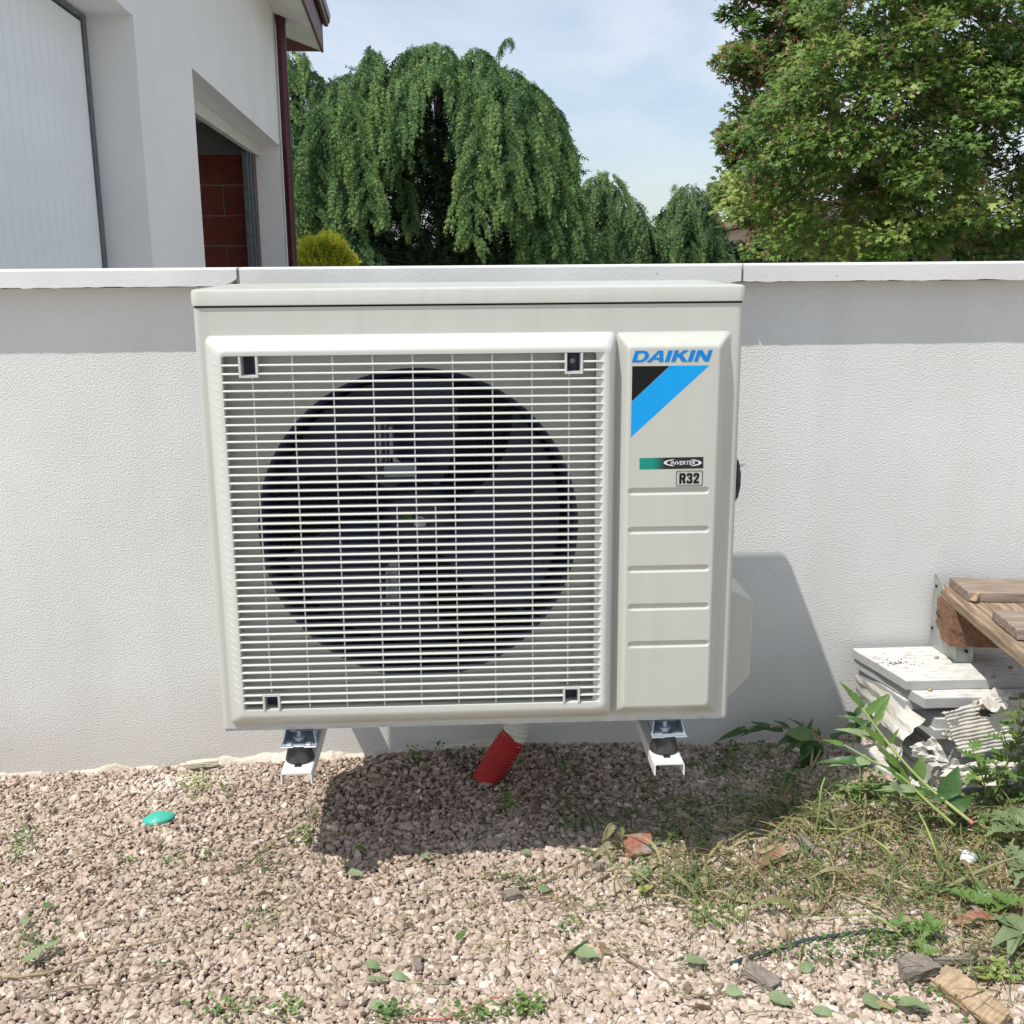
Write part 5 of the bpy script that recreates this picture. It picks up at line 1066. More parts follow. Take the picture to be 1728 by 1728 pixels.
# long arching grass stems over the weeds
for i, (pp, lab) in enumerate((([(1515, 1480, .0), (1502, 1440, .05), (1480, 1420, .06), (1455, 1405, .05)], 'arching pale stalk bending left over the weeds'),
        ([(1590, 1480, .0), (1580, 1440, .05), (1565, 1400, .08), (1550, 1370, .10)], 'upright fuzzy stalk leaning over the weeds'),
        ([(1530, 1590, .0), (1500, 1560, .03), (1465, 1542, .035), (1425, 1545, .02)], 'curved green stalk lying behind the rope'),
        ([(1375, 1410, .0), (1382, 1370, .05), (1385, 1335, .09), (1392, 1312, .11)], 'thin green stalk standing right of the tan weed stem'),
        ([(1560, 1500, .0), (1500, 1395, .01), (1430, 1400, .02), (1360, 1395, .01)], 'long green blade lying across the straw'))):
    pts = smooth_path([G(x, y, z+.004) for x, y, z in pp], 6); mb = MB(); mb.tube(pts, [0.0030*(1-.6*j/len(pts)) for j in range(len(pts))], 6); mb.build('grass_stalk', 'stem_green', smooth=True, label=lab, cat='stalk')

# loose blades: dry straw and green grass
def blades(name, lab, n, region, L0, tone0, up=0.25, seed=0, w=0.0013):
    r = np.random.RandomState(seed); P = []; wt = []
    while len(P) < n:
        q = region[r.randint(len(region))]; x = r.normal()*q[2]+q[0]; y = r.normal()*q[3]+q[1]
        if x > 1800 or y > 1790 or y < 1250: continue
        p = G(x, y, 0.0);
        if p.y > -0.01 or (p.x > 0.83 and p.y > -0.30 and p.z < 0.2): continue
        P.append(p[:])
    P = np.array(P)
    P[:, 2] += 0.003+0.012*r.rand(n)**2
    a = r.rand(n)*6.283; A = np.stack([np.cos(a), np.sin(a), up*r.rand(n)], 1)
    m = 7; t = np.linspace(0, 1, m); L_ = L0*np.exp(r.normal(0, .45, n)); bend = r.normal(0, .5, n); lift = r.rand(n)*up
    side = np.stack([-np.sin(a), np.cos(a), np.zeros(n)], 1)
    ctr = P[:, None]+A[:, None]*(t[None, :, None]*L_[:, None, None])+side[:, None]*((bend*L_)[:, None]*t[None]**2)[..., None]
    ctr[:, :, 2] += (lift*L_)[:, None]*np.sin(t*math.pi)[None]*0.7
    ww = w*(0.6+0.8*r.rand(n))[:, None]*np.array([.7, 1, 1, .95, .8, .55, .12])[None]
    tw = np.stack([side[:, 0]*.8, side[:, 1]*.8, r.normal(0, .5, n)], 1)
    Lv = ctr+tw[:, None]*ww[..., None]; Rv = ctr-tw[:, None]*ww[..., None]
    V = np.concatenate([Lv, Rv], 1); base = np.arange(n)*2*m; F = []
    for i in range(m-1): F.append(np.stack([base+i, base+i+1, base+m+i+1, base+m+i], 1))
    F = np.stack(F, 1).reshape(-1, 4)
    tone = np.repeat(np.clip(tone0+r.normal(0, .16, n), 0, 1), m-1)
    o = bpy.data.objects.new(name, np_mesh(name, V.reshape(-1, 3), F, 'blade', tone)); link(o); tag(o, lab, kind='stuff')
RG = [(1480, 1440, 130, 45), (1600, 1420, 90, 40), (1300, 1430, 110, 28), (1400, 1500, 110, 35), (1560, 1520, 110, 40), (1650, 1480, 70, 50), (1560, 1390, 90, 22), (1360, 1385, 60, 18), (1700, 1600, 50, 40), (1180, 1500, 70, 30)]
blades('dry_straw', 'dry tan straw strewn over the gravel at right', 1250, RG, 0.052, 0.72, 0.30, 1, 0.0012)
blades('green_grass', 'thin green grass mixed into the straw at right', 650, RG, 0.038, 0.30, 0.6, 2, 0.0013)
blades('dark_stalks', 'thin dark dead stalks tangled in the straw at right', 620, RG, 0.060, 0.5, 0.2, 7, 0.0011)
blades('wilted_blades', 'broad wilted grass blades lying in the straw at right', 170, RG, 0.070, 0.50, 0.5, 17, 0.0028)
blades('open_stalks', 'dark dead stalks scattered over the open gravel', 170, [(450, 1520, 260, 90), (950, 1540, 180, 90), (1250, 1620, 160, 50)], 0.045, 0.30, 0.12, 18, 0.0009)
blades('shaded_grass', 'sparse grass in the shade below the right bracket', 520, [(1150, 1365, 70, 18), (1260, 1340, 70, 25), (1240, 1290, 60, 20), (1020, 1390, 60, 20), (1300, 1385, 50, 14)], 0.034, 0.22, 0.35, 3)
blades('loose_straw', 'loose straws scattered over the open gravel', 620, [(500, 1560, 300, 100), (900, 1560, 200, 90), (100, 1580, 90, 90), (1200, 1600, 200, 60)], 0.030, 0.66, 0.12, 4, 0.0009)
def low_leaves(name, lab, spots, seed=0):
    r = np.random.RandomState(seed); P = []; T = []; Sz = []
    for (x, y, sx_, sy_, n, s, tn) in spots:
        for _ in range(n):
            p = G(x+r.normal()*sx_, y+r.normal()*sy_, 0)
            if p.y > -0.005 or (p.x > 0.84 and p.y > -0.29): continue
            P.append((p.x, p.y, p.z+0.004+0.016*r.rand()*min(1.5, s/0.006))); T.append(tn+r.normal()*.15); Sz.append(s*(0.6+.8*r.rand()))
    n = len(P); P = np.array(P); a = r.rand(n)*6.283; A = np.stack([np.cos(a), np.sin(a), r.rand(n)*.6], 1); B = np.stack([r.normal(0, .4, n), r.normal(0, .4, n)-.2, np.ones(n)], 1)
    tv = np.array([(0, 0, 0), (.45, .34, .08), (1, 0, -.02), (.45, -.34, .08), (.5, 0, -.04)]); tf = np.array([(0, 4, 1), (1, 4, 2), (2, 4, 3), (3, 4, 0)])
    me = scatter(name, tv, tf, P, A, B, np.array(Sz), 'low_leaf', np.array(T)); o = bpy.data.objects.new(name, me); link(o); tag(o, lab, kind='stuff')
low_leaves('low_weeds', 'low small leaved weeds creeping over the gravel', [
    (1480, 1345, 50, 14, 420, .011, .7), (1560, 1375, 70, 18, 120, .010, .55), (1660, 1390, 60, 30, 330, .012, .5), (1700, 1330, 30, 24, 400, .012, .65), (1560, 1480, 60, 25, 120, .008, .5), (1610, 1520, 60, 20, 150, .009, .4),
    (1430, 1440, 60, 24, 150, .008, .35), (1350, 1500, 50, 16, 80, .008, .3), (1290, 1540, 60, 16, 80, .008, .3), (1160, 1500, 30, 14, 150, .008, .3), (1135, 1420, 50, 16, 160, .008, .45), (1500, 1600, 40, 14, 200, .008, .4),
    (1210, 1558, 26, 10, 90, .009, .7), (1240, 1275, 8, 10, 60, .008, .6), (1284, 1282, 7, 10, 60, .009, .75), (1330, 1330, 18, 12, 90, .010, .4), (1215, 1298, 10, 10, 50, .010, .2), (335, 1330, 12, 10, 90, .007, .85), (380, 1338, 5, 6, 24, .006, .5),
    (40, 1420, 16, 8, 60, .007, .5), (30, 1450, 10, 8, 30, .008, .6), (700, 1282, 10, 5, 40, .008, .6), (790, 1290, 20, 10, 50, .008, .1), (860, 1362, 7, 7, 40, .009, .7), (530, 1378, 14, 8, 40, .006, .4), (518, 1418, 10, 8, 50, .008, .6),
    (735, 1268, 10, 6, 30, .008, .1), (950, 1300, 14, 12, 36, .008, .6), (960, 1395, 30, 12, 50, .008, .3), (885, 1712, 16, 8, 110, .009, .7), (800, 1725, 30, 8, 60, .009, .6), (660, 1722, 24, 8, 70, .009, .4), (880, 1495, 30, 10, 60, .007, .4),
    (215, 1462, 8, 5, 20, .007, .6), (285, 1462, 8, 5, 20, .007, .75), (70, 1600, 16, 16, 40, .008, .3), (350, 1455, 14, 6, 24, .007, .4), (455, 1470, 20, 8, 24, .007, .3), (450, 1555, 20, 14, 50, .006, .6), (390, 1720, 30, 10, 60, .009, .6), (480, 1715, 16, 8, 40, .008, .6),
    (1680, 1655, 30, 8, 90, .011, .9), (1380, 1620, 60, 10, 120, .008, .35), (1580, 1700, 40, 16, 50, .010, .45), (1715, 1560, 20, 24, 120, .010, .5), (1080, 1480, 20, 14, 40, .008, .5), (960, 1570, 12, 8, 30, .008, .6)], 5)

# ================================================================== trees and hedge beyond the wall
def strip_template(kind):
    """a drooping twig: spine plus side needles, local x = along, y/z = sides, length 1"""
    v = []; f = []
    def tri(a, b, c): n = len(v); v.extend([a, b, c]); f.append((n, n+1, n+2))
    r = np.random.RandomState(3)
    for k in range(9):
        t = 0.04+0.82*k/8; ang = k*2.4; L_ = 0.30*(1-0.45*t)
        dx = 0.62*L_; sy, sz = math.cos(ang)*L_, math.sin(ang)*L_*0.7
        tri((t-0.045, 0, 0), (t+0.045, 0, 0.01), (t+dx, sy, sz))
        tri((t-0.03, 0, 0.01), (t+0.05, 0, 0), (t+dx*.8, -sy*.8, -sz*.8+0.04))
    tri((0, 0.028, 0), (0, -0.028, 0), (1.08, 0, 0.0)); tri((0, 0, 0.028), (0, 0, -0.028), (1.05, 0, 0.0))
    return np.array(v), np.array(f)
tw_v, tw_f = strip_template(0)
def px2w(x, y, Y):
    x = np.asarray(x, float); y = np.asarray(y, float); Y = np.asarray(Y, float)
    d = ((x-864)/FPX)[:, None]*RI - ((y-864)/FPX)[:, None]*UP + FW; return CC+d*((Y-CC[1])/d[:, 1])[:, None]
def w2px(P):
    d = P-CC; z = d@FW; return 864+FPX*(d@RI)/z, 864-FPX*(d@UP)/z
def weeping_cedar(name, lab, Yc, outline, trunk_px, plumes, n_rand, scale, seed, matn, hole=None, dense=1.0, dark=None, group=None, core=5000):
    r = np.random.RandomState(seed); ox = np.array([p[0] for p in outline]); oy = np.array([p[1] for p in outline]); x0, x1 = ox.min(), ox.max(); xc = trunk_px; bot = 452
    mpp = (Yc-CC[1])/FPX                                  # metres per photo pixel at the tree
    depth = 0.5*(x1-x0)*mpp*0.8
    base = atY(xc, 600, Yc); e = empty(name, (base[0], Yc, -0.06), label=lab, cat='tree', group=group); inv = Matrix.Translation(-Vector(e.location))
    P, A, Sc, T = [], [], [], []
    limbs = []
    def plume(q0, q1, q2, w0, w1, n, t0, thick=0.5):
        """path q0->q1->q2 (3d), half width w0..w1, n twigs"""
        q0, q1, q2 = map(np.array, (q0, q1, q2)); m = 13; nb = max(2, int(n/m*1.05))
        t = (np.arange(nb)+r.rand(nb))/nb; path = ((1-t)**2)[:, None]*q0+(2*t*(1-t))[:, None]*q1+(t*t)[:, None]*q2
        tan = unit((2*(1-t))[:, None]*(q1-q0)+(2*t)[:, None]*(q2-q1)+1e-6); sd = np.cross(tan, [0, 0, 1.0]); nn = np.linalg.norm(sd, axis=1)
        sd = unit(np.where((nn < 0.35)[:, None], np.array([1.0, 0, 0]), sd)); sg = np.where(r.rand(nb) < .5, -1, 1)*r.uniform(.25, 1.15, nb)
        w = (w0+(w1-w0)*t)*(1-np.maximum(t-0.72, 0)*2.4); ln = w*np.abs(sg); u = np.linspace(0.02, 1, m)[None]+r.normal(0, .02, (nb, m)); dr = r.uniform(.7, 1.5, nb)
        p = path[:, None]+sd[:, None]*(np.sign(sg)*ln)[:, None, None]*(u-0.25*u*u)[..., None]*1.25+tan[:, None]*(ln[:, None]*u*.55)[..., None]
        p[..., 2] -= (ln*dr)[:, None]*u**2.1*0.85+0.02*scale*r.rand(nb, m)
        p = p+r.normal(0, .016, p.shape)*scale; p[..., 1] -= (r.normal(0, .05, nb)*scale)[:, None]
        a = np.array([0, 0, -0.35])+sd[:, None]*(np.sign(sg)[:, None]*(1.0-0.75*u))[..., None]+tan[:, None]*0.65+r.normal(0, .20, p.shape)
        a[..., 2] -= 1.0*u*u
        P.append(p.reshape(-1, 3)); A.append(a.reshape(-1, 3)); Sc.append(((0.070+0.075*r.rand(nb, m))*scale*(0.9+0.5*u)).ravel())
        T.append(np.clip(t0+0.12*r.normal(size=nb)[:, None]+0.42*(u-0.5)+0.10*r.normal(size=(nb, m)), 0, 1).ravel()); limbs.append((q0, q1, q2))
    for (a, c, b, ya, yb, w0, w1, n) in plumes:
        A3 = atY(a[0], a[1], Yc-ya); B3 = atY(b[0], b[1], Yc-yb); C3 = atY(c[0], c[1], Yc-(ya*.35+yb*.65)); plume(A3, C3, B3, 1.2*w0*mpp, 1.2*w1*mpp, int(n*dense), 0.60+0.09*r.normal())
    for _ in range(n_rand):
        x = r.uniform(x0+4, x1-4); top = np.interp(x, ox, oy); u = (x-xc)/(0.5*(x1-x0)); rim = math.sqrt(max(0.02, 1-min(1, abs(u))**2)); v = r.rand()**1.15
        y = top+6+(bot-top)*0.86*v; dep = depth*rim*(0.25+0.75*math.sqrt(v))*(1 if r.rand() < 0.8 else -1)
        ln = r.uniform(50, 120)*scale/0.9; xe = x+u*ln*0.45+r.normal()*26; ye = min(y+ln*r.uniform(.6, 1.1), bot+20)
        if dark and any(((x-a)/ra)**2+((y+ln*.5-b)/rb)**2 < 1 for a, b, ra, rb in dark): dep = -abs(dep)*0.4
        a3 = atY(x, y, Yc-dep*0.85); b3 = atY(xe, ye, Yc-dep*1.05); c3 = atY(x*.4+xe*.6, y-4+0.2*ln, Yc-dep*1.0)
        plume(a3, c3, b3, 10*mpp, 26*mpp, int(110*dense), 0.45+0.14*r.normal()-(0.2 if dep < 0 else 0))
    # inner twigs, toned dark to deepen the shade inside the crown
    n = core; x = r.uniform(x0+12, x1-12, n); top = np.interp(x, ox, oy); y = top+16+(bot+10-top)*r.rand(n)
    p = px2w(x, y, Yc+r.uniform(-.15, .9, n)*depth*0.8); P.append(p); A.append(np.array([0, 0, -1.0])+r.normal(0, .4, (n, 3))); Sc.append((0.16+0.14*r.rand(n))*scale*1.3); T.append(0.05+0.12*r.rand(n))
    P = np.concatenate(P); A = np.concatenate(A); Sc = np.concatenate(Sc); T = np.concatenate(T)
    qx, qy = w2px(P); keep = qy < bot+40
    lim = np.interp(qx, ox, oy); keep &= (qy > lim-12) & (qx > x0-10) & (qx < x1+10)
    if hole: keep &= (((qx-hole[0])/hole[2])**2+((qy-hole[1])/hole[3])**2 > 1)
    P, A, Sc, T = P[keep], A[keep], Sc[keep], T[keep]; B = r.normal(size=P.shape)
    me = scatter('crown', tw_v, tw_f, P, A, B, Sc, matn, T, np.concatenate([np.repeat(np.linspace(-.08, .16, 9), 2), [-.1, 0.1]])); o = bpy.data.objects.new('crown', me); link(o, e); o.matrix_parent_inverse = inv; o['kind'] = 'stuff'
    mb = MB(); top = atY(xc, np.interp(xc, ox, oy)+45, Yc+0.2); b = Vector((base[0], Yc+0.2, -0.1)); t_ = Vector(top); mid = (b+t_)/2+Vector((0.12*scale, 0, 0))
    mb.tube(smooth_path([b, mid, t_], 6), [0.13*scale*(1-.55*i/12) for i in range(13)], 9); o = mb.build('trunk', 'bark_dark', e, smooth=True); o.matrix_parent_inverse = inv
    mb = MB(); r2 = np.random.RandomState(seed+1)
    for q0, q1, q2 in limbs[::3]:
        s_ = Vector(t_)*0.8+b*0.2; s_.z = min(s_.z, q0[2]-0.35); q_ = V3(q0)-Vector((0, 0, .16*scale)); mb.tube(smooth_path([s_, (s_+q_)/2-Vector((0, 0, .02)), q_], 3), 0.012*scale, 4, cap=False)
    o = mb.build('limbs', 'bark_dark', e); o.matrix_parent_inverse = inv; o['kind'] = 'stuff'
    return e
big = [(488, 262), (500, 225), (512, 190), (528, 165), (545, 140), (575, 122), (600, 118), (606, 96), (612, 76), (626, 68), (642, 76), (652, 88), (668, 78), (690, 69), (715, 66), (742, 68), (765, 78), (778, 88), (788, 78), (803, 72), (818, 80), (826, 96), (845, 106), (866, 116), (884, 130), (905, 134), (925, 152), (940, 172), (950, 205), (964, 232), (972, 262), (972, 300), (976, 340), (985, 362), (992, 400), (996, 440)]
BP = [((627, 76), (622, 110), (612, 200), .3, .6, 10, 22, 330), ((600, 122), (560, 135), (520, 240), .2, .7, 16, 34, 520), ((575, 128), (560, 180), (560, 300), .7, 1.1, 16, 38, 560), ((640, 100), (610, 140), (600, 260), .7, 1.1, 18, 36, 600),
      ((730, 74), (670, 90), (625, 230), .4, .9, 18, 34, 620), ((735, 110), (690, 110), (662, 232), 1.0, 1.5, 18, 34, 700), ((740, 108), (768, 120), (768, 170), 1.0, 1.2, 12, 22, 260), ((735, 72), (760, 76), (772, 130), .4, .7, 14, 24, 360), ((700, 76), (685, 90), (680, 150), .5, .8, 16, 26, 360),
      ((803, 78), (795, 110), (792, 175), .5, 1.0, 14, 26, 420), ((810, 84), (850, 110), (852, 235), .5, 1.2, 20, 38, 700), ((850, 112), (900, 130), (915, 270), .3, 1.0, 22, 42, 820), ((885, 134), (945, 165), (962, 300), .1, .6, 18, 30, 620), ((935, 175), (965, 240), (972, 400), .0, .4, 14, 30, 620),
      ((830, 160), (800, 210), (795, 400), 1.3, 1.7, 24, 34, 980), ((845, 180), (850, 250), (868, 345), 1.3, 1.6, 22, 30, 640), ((800, 130), (790, 160), (800, 230), 1.1, 1.4, 16, 28, 420), ((870, 150), (890, 220), (905, 330), 1.0, 1.3, 24, 36, 700), ((560, 150), (515, 200), (503, 330), .7, 1.0, 16, 30, 560),
      ((545, 170), (535, 240), (525, 400), 1.1, 1.4, 20, 38, 760), ((590, 150), (600, 220), (622, 345), 1.2, 1.5, 20, 34, 620), ((600, 230), (615, 300), (622, 360), 1.3, 1.5, 14, 22, 300), ((560, 290), (585, 330), (600, 420), 1.3, 1.5, 16, 30, 420), ((660, 190), (655, 240), (665, 300), .4, .5, 12, 18, 200),
      ((680, 300), (690, 340), (698, 390), .3, .4, 10, 16, 170), ((930, 260), (945, 330), (960, 440), .9, 1.1, 20, 34, 620), ((900, 300), (915, 360), (930, 450), 1.1, 1.3, 18, 30, 500), ((850, 330), (880, 370), (900, 450), 1.0, 1.2, 16, 30, 360), ((515, 330), (508, 380), (500, 450), 1.0, 1.1, 14, 26, 360), ((540, 380), (550, 410), (560, 450), 1.2, 1.3, 16, 26, 300),
       ((970, 380), (990, 400), (1000, 450), .3, .4, 18, 30, 360)]
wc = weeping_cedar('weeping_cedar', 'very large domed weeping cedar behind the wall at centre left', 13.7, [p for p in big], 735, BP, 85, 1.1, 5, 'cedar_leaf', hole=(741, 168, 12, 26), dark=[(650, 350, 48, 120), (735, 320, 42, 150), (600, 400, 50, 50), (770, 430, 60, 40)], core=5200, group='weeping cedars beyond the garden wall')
# lone leading shoot nodding above the crown
r = np.random.RandomState(2); sp_ = smooth_path([V3(atY(x, y, 13.5)) for x, y in ((843, 112), (842, 95), (846, 78), (854, 67), (862, 66), (866, 76))], 6); mb = MB(); mb.tube(sp_, [0.010*(1-.8*i/len(sp_)) for i in range(len(sp_))], 5)
o = mb.build('leading_shoot', 'bark', wc); o.matrix_parent_inverse = Matrix.Translation(-Vector(wc.location))
Pq = np.array([sp_[i][:] for i in r.randint(3, len(sp_), 90)])+r.normal(0, .012, (90, 3)); Aq = r.normal(0, .5, (90, 3))+[0.2, 0, -1.0]
o = bpy.data.objects.new('shoot_needles', scatter('shoot_needles', tw_v, tw_f, Pq, Aq, r.normal(size=(90, 3)), 0.05+0.07*r.rand(90), 'cedar_leaf', 0.4+.3*r.rand(90))); link(o, wc); o.matrix_parent_inverse = Matrix.Translation(-Vector(wc.location)); o['kind'] = 'stuff'
sm1 = [(972, 335), (980, 305), (992, 290), (1008, 283), (1025, 284), (1040, 296), (1052, 312), (1066, 326), (1078, 345), (1092, 356), (1104, 380), (1116, 400), (1126, 440)]
weeping_cedar('weeping_cedar', 'smaller weeping cedar just right of the very large one', 17.5, sm1, 1030, [((1015, 288), (990, 300), (984, 360), .2, .8, 12, 22, 300), ((1025, 288), (1045, 300), (1062, 365), .2, .9, 14, 24, 340), ((1020, 300), (1015, 330), (1020, 400), .9, 1.2, 14, 24, 300), ((1060, 330), (1085, 350), (1100, 430), .3, .8, 14, 26, 320), ((1000, 380), (1000, 400), (1000, 445), .8, 1.0, 18, 30, 300), ((1050, 380), (1055, 410), (1060, 450), .9, 1.0, 18, 30, 300)], 45, 1.15, 8, 'cedar_leaf_blue', hole=(1012, 368, 8, 9), dark=[(1045, 400, 20, 26)], core=1000, dense=.8, group='weeping cedars beyond the garden wall')
sm2 = [(1098, 385), (1106, 360), (1112, 345), (1124, 332), (1134, 316), (1148, 308), (1166, 305), (1184, 310), (1196, 326), (1204, 345), (1216, 362), (1224, 390), (1228, 440)]
weeping_cedar('weeping_cedar', 'smaller weeping cedar nearest to the maple trees', 19.0, sm2, 1165, [((1165, 310), (1140, 325), (1125, 400), .2, .8, 12, 24, 340), ((1170, 310), (1198, 330), (1208, 420), .2, .8, 14, 24, 360), ((1165, 322), (1160, 360), (1165, 440), .9, 1.2, 16, 26, 380), ((1130, 370), (1120, 400), (1116, 445), .7, .9, 14, 26, 260), ((1195, 370), (1205, 400), (1210, 445), .6, .8, 12, 22, 240), ((1142, 312), (1125, 309), (1112, 324), .1, .1, 3, 5, 26)], 45, 1.2, 9, 'cedar_leaf_blue', core=1000, dense=.8, group='weeping cedars beyond the garden wall')
lf = [(470, 70), (482, 74), (500, 78), (520, 92), (540, 108), (558, 124), (575, 160), (580, 300), (590, 440)]
weeping_cedar('weeping_cedar', 'weeping cedar partly hidden behind the maroon downpipe', 16.5, lf, 500, [((485, 80), (500, 90), (505, 200), .3, .6, 14, 24, 300), ((500, 84), (530, 100), (545, 180), .3, .6, 14, 26, 320), ((480, 90), (490, 150), (500, 300), .8, 1.0, 14, 26, 360)], 26, 1.1, 10, 'cedar_leaf', core=900, dense=.8, group='weeping cedars beyond the garden wall')

# golden conifer shrub in front
def shrub():
    r = np.random.RandomState(4); Y = 11.35; c = atY(549, 440, Y); R = 0.325; e = empty('golden_conifer', (c[0], Y, 0.0), label='rounded golden yellow dwarf conifer beside the house corner', cat='shrub'); inv = Matrix.Translation(-Vector(e.location))
    n = 3000; d = unit(r.normal(size=(n, 3))); d[:, 2] = np.abs(d[:, 2])*1.0-0.25; rad = R*(0.45+0.55*r.rand(n)**.4)*(1+0.10*np.sin(6*d[:, 0]+4*d[:, 1])+0.07*np.sin(17*d[:, 0]+13*d[:, 2])+r.normal(0, .05, n)); P = d*rad[:, None]*np.array([1, 1, 1.05])+[c[0], Y, c[2]-0.02]
    n2 = 900; q = r.normal(0, .13, (n2, 3)); P2 = q*[1, 1, 0]+[c[0], Y, 0]; P2[:, 2] = r.uniform(0.05, c[2]-.1, n2); P = np.concatenate([P, P2]); d = np.concatenate([d, unit(q+[0, 0, .1])])
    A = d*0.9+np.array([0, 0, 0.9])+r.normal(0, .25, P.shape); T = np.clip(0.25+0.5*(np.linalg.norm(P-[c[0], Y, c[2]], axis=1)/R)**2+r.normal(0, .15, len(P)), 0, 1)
    me = scatter('foliage', tw_v, tw_f, P, A, r.normal(size=P.shape), 0.060+0.075*r.rand(len(P)), 'gold_leaf', T); o = bpy.data.objects.new('foliage', me); link(o, e); o.matrix_parent_inverse = inv; o['kind'] = 'stuff'
    mb = MB(); mb.tube([(c[0], Y, -.02), (c[0]+.01, Y, .5), (c[0], Y, c[2])], 0.025, 6); o = mb.build('trunk', 'bark_dark', e); o.matrix_parent_inverse = inv
shrub()

# maple leaf template: seven pointed lobes, slightly cupped, stalk at the origin
ml = [(0, 0, 0), (.02, .50, .0), (.28, .24, .02), (.60, .52, -.05), (.55, .18, .02), (1.0, 0, -.08), (.55, -.18, .02), (.60, -.52, -.05), (.28, -.24, .02), (.02, -.50, 0)]
mv = np.array(ml+[(.32, 0, .05)]); mf = np.array([(10, i, (i+1) % 10) for i in range(10)])
sv_ = np.array([(0, 0, 0), (.5, .25, 0), (1, .5, .05), (.6, .05, 0), (.5, -.25, .0), (1, -.5, .05), (.15, 0, .1)]); sf_ = np.array([(0, 1, 3), (1, 2, 3), (0, 3, 4), (3, 4, 5)])
def maple(name, lab, Yc, poly, trunk, ncl, nl, seed, lmat, smat, sratio, leaf=0.085, depth=1.3, tone=0.45, crad=0.26, group=None):
    r = np.random.RandomState(seed); poly = np.array(poly, float)
    def inside(x, y):
        c = False; n = len(poly); j = n-1
        for i in range(n):
            if (poly[i, 1] > y) != (poly[j, 1] > y) and x < (poly[j, 0]-poly[i, 0])*(y-poly[i, 1])/(poly[j, 1]-poly[i, 1])+poly[i, 0]: c = not c
            j = i
        return c
    x0, y0 = poly.min(0); x1, y1 = poly.max(0); cl = []
    while len(cl) < ncl:
        x, y = r.uniform(x0, x1), r.uniform(y0, y1)
        if inside(x, y): u = (x-(x0+x1)/2)/((x1-x0)/2); v = (y-(y0+y1)/2)/((y1-y0)/2); rim = math.sqrt(max(.05, 1-0.8*u*u-0.2*v*v)); q = r.uniform(-1, 1); q = math.copysign(abs(q)**0.6, q); cl.append(atY(x, y, Yc-depth*rim*q))
    cl = np.array(cl); tb = atY(trunk[0][0], trunk[0][1], Yc); e = empty(name, (tb[0], Yc, -0.06), label=lab, cat='tree', group=group); inv = Matrix.Translation(-Vector(e.location))
    P, A, B, T = [], [], [], []; Q, QA = [], []
    ctr = np.array([atY((x0+x1)/2, y1, Yc)[0], Yc, 1.2])
    for c in cl:
        outd = c-ctr; outd[2] *= 0.5; outd = unit(outd); m = int(nl*r.uniform(.7, 1.3)); rr = crad*r.uniform(.7, 1.35)
        d = unit(r.normal(size=(m, 3)))*(r.rand(m)**.45)[:, None]*rr*np.array([1.0, 1.0, .48]); d[:, 2] -= 0.45*np.maximum(0, d@outd)*0.8
        P.append(c+d); A.append(outd*0.5+unit(d)*0.8+r.normal(0, .45, (m, 3))+[0, 0, -.28]); B.append(np.array([0, 0, 1.0])+outd*0.35+np.array([-.28, -.34, 0])+r.normal(0, .33, (m, 3)))
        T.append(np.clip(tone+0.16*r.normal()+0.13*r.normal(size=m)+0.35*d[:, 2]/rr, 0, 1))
        k = int(m*sratio*r.uniform(.1, 2.0))
        if k: q = c+unit(r.normal(size=(k, 3)))*rr*.9*np.array([1, 1, .5]); q[:, 2] -= 0.02; Q.append(q); QA.append(np.array([0, 0, -1.0])+r.normal(0, .5, (k, 3)))
    P, A, B, T = map(np.concatenate, (P, A, B, T)); sz = leaf*np.exp(r.normal(0, .22, len(P)))
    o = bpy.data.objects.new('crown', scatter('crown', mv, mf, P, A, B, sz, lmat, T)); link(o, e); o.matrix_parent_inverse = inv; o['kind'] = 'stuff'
    if Q:
        Q, QA = map(np.concatenate, (Q, QA)); Q = np.repeat(Q, 3, 0)+r.normal(0, .018, (3*len(Q), 3)); QA = np.repeat(QA, 3, 0)+r.normal(0, .3, Q.shape)
        o = bpy.data.objects.new('seed_keys', scatter('seed_keys', sv_, sf_, Q, QA, r.normal(size=Q.shape), np.full(len(Q), 0.050), smat, r.rand(len(Q)))); link(o, e); o.matrix_parent_inverse = inv; o['kind'] = 'stuff'
    tp = [V3(atY(x, y, Yc+dy)) for x, y, dy in trunk]; tp = [Vector((tp[0].x-0.05, Yc, -0.1))]+tp
    mb = MB(); sp_ = smooth_path(tp, 5); mb.tube(sp_, [0.105*(1-.82*i/len(sp_)) for i in range(len(sp_))], 9); o = mb.build('trunk', 'bark', e, smooth=True); o.matrix_parent_inverse = inv
    mb = MB(); nod = sp_[len(sp_)//4:]
    for c in cl[::2]:
        c_ = V3(c); s_ = min(nod, key=lambda q: (q-c_).length+abs(q.z-c_.z+0.5)*0.6); m_ = (s_+c_)/2+Vector((r.normal()*.08, r.normal()*.08, -0.02+r.normal()*.06)); pts = smooth_path([s_, m_, c_], 4)
        mb.tube(pts, [0.010*(1-.75*i/len(pts)) for i in range(len(pts))], 4, cap=False)
    o = mb.build('branches', 'bark', e, smooth=True); o.matrix_parent_inverse = inv; o['kind'] = 'stuff'
    print(name, len(P)); return e
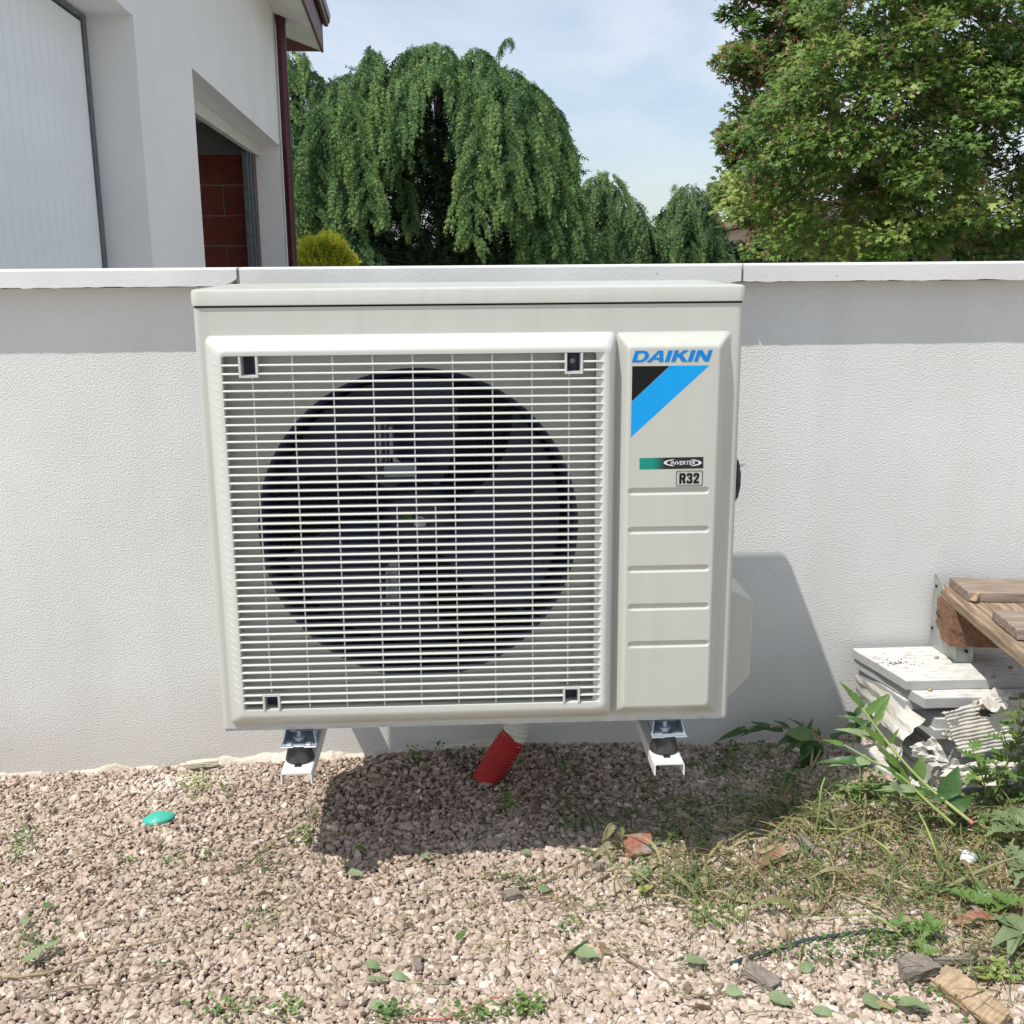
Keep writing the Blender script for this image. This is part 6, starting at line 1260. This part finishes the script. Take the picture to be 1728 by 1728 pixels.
maple('maple_tree', 'green maple tree with yellowish seed clusters behind the wall at right', 8.6,
      [(1330, -60), (1440, -90), (1600, -120), (1800, -120), (1850, 100), (1850, 440), (1650, 432), (1630, 370), (1575, 365), (1560, 425), (1400, 440), (1335, 428), (1280, 385), (1240, 330), (1225, 290), (1270, 275), (1285, 200), (1310, 150), (1340, 95), (1385, 60)],
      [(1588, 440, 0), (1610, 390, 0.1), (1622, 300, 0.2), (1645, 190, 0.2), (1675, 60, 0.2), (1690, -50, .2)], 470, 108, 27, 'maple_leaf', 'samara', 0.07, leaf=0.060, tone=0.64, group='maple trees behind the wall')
maple('maple_tree', 'taller maple with reddish seed clusters behind the green one', 11.2,
      [(1215, -60), (1420, -80), (1440, 90), (1330, 200), (1300, 250), (1270, 235), (1240, 150), (1228, 135), (1224, 105), (1245, 85), (1235, 40)],
      [(1440, 440, 0), (1430, 300, 0), (1400, 160, 0), (1340, 40, 0), (1330, -40, 0)], 110, 80, 22, 'maple_leaf', 'samara_red', 0.26, leaf=0.078, depth=1.0, tone=0.46, group='maple trees behind the wall')
maple('maple_tree', 'low reddish seeded maple boughs left of the green maple', 10.0,
      [(1225, 215), (1275, 205), (1290, 300), (1330, 395), (1300, 385), (1250, 362), (1226, 345), (1215, 310), (1220, 296), (1248, 285), (1226, 240)],
      [(1380, 440, 0), (1350, 380, 0), (1310, 320, 0), (1270, 280, 0)], 52, 62, 23, 'maple_leaf', 'samara_red', 0.25, leaf=0.074, depth=0.6, tone=0.45, crad=0.19, group='maple trees behind the wall')
# hedge
def hedge(name, lab, xa, xb, Y, h, thick, n, seed):
    r = np.random.RandomState(seed); P = np.stack([r.uniform(xa, xb, n), Y+r.uniform(-.5, .5, n)*thick, h*(0.15+0.87*r.rand(n)**.7)], 1); P[:, 2] += 0.06*np.sin(P[:, 0]*3)
    e = empty(name, ((xa+xb)/2, Y, -0.06), label=lab, cat='hedge'); inv = Matrix.Translation(-Vector(e.location))
    tv = np.array([(0, 0, 0), (.5, .35, .05), (1, 0, 0), (.5, -.35, .05)]); tf = np.array([(0, 1, 2), (0, 2, 3)])
    o = bpy.data.objects.new('foliage', scatter('foliage', tv, tf, P, r.normal(size=P.shape), r.normal(size=P.shape)+[0, -.6, .6], 0.16+0.10*r.rand(n), 'hedge_leaf', r.rand(n))); link(o, e); o.matrix_parent_inverse = inv; o['kind'] = 'stuff'
    mb = MB()
    for k in range(int((xb-xa)/0.8)): mb.tube([(xa+0.8*k, Y, -.1), (xa+0.8*k+.05, Y, h*.8)], .03, 5)
    o = mb.build('stems', 'bark_dark', e); o.matrix_parent_inverse = inv; o['kind'] = 'stuff'
hedge('hedge', 'dark clipped hedge running behind all the trees', -14, 30, 26.0, 1.12, 0.9, 26000, 31)
hedge('hedge', 'loose green hedge close behind the maple trunk', 4.9, 9.5, 13.5, 1.30, 0.7, 9000, 32)
# far pink house: wall, roof
ph = empty('pink_house', (17.2, 52, 0), label='distant pink rendered house seen between cedar and maple', cat='house')
mb = MB(); mb.box(-4.2, 6, 0, 8, -0.2, 1.9); mb.prism([(-4.2, 0.0, 1.9), (6, 0.0, 1.9), (0.9, 0.0, 3.1)], (0, 8, 0)); mb.build('wall', 'pink_render', ph)
mb = MB(); mb.prism([(-4.7, -0.3, 1.86), (0.9, -0.3, 3.2), (0.9, -0.3, 3.36), (-4.7, -0.3, 2.02)], (0, 8.6, 0)); mb.prism([(6.5, -0.3, 1.86), (6.5, -0.3, 2.02), (0.9, -0.3, 3.36), (0.9, -0.3, 3.2)], (0, 8.6, 0)); mb.build('roof', 'roof_tile', ph)

# fine debris: bark crumbs and leaf bits scattered over the gravel
def crumbs():
    r = np.random.RandomState(91); n = 2600; x = np.concatenate([r.uniform(-1.0, 1.1, 1500), r.normal(0.55, 0.28, 700), r.normal(-0.45, .25, 400)]); y = np.concatenate([r.uniform(-1.05, -0.02, 1500), r.normal(-0.55, .16, 700), r.normal(-0.45, .12, 400)])
    k = (y < -0.01) & ((x < 0.80) | (y < -0.33)); x, y = x[k], y[k]; n = len(x); P = np.stack([x, y, gh(x, y)+0.006+0.004*r.rand(n)], 1)
    tv = np.array([(-1, -.3, 0), (1, -.25, 0), (.9, .3, 0), (-1.1, .25, 0), (0, 0, .5)]); tf = np.array([(0, 1, 4), (1, 2, 4), (2, 3, 4), (3, 0, 4)])
    A = r.normal(size=(n, 3)); A[:, 2] *= .25; B = r.normal(size=(n, 3))*.3+[0, 0, 1]
    o = bpy.data.objects.new('bark_crumbs', scatter('bark_crumbs', tv, tf, P, A, B, np.exp(r.normal(0, .5, n))*0.0028, 'crumb', r.rand(n))); link(o); tag(o, 'brown crumbs of bark and dry leaf strewn over the gravel', kind='stuff')
mat('crumb', (1, 1, 1), 0.9, None, attr=[(0.0, (0.07, 0.045, 0.03)), (0.5, (0.17, 0.115, 0.07)), (1.0, (0.32, 0.26, 0.15))])
crumbs()
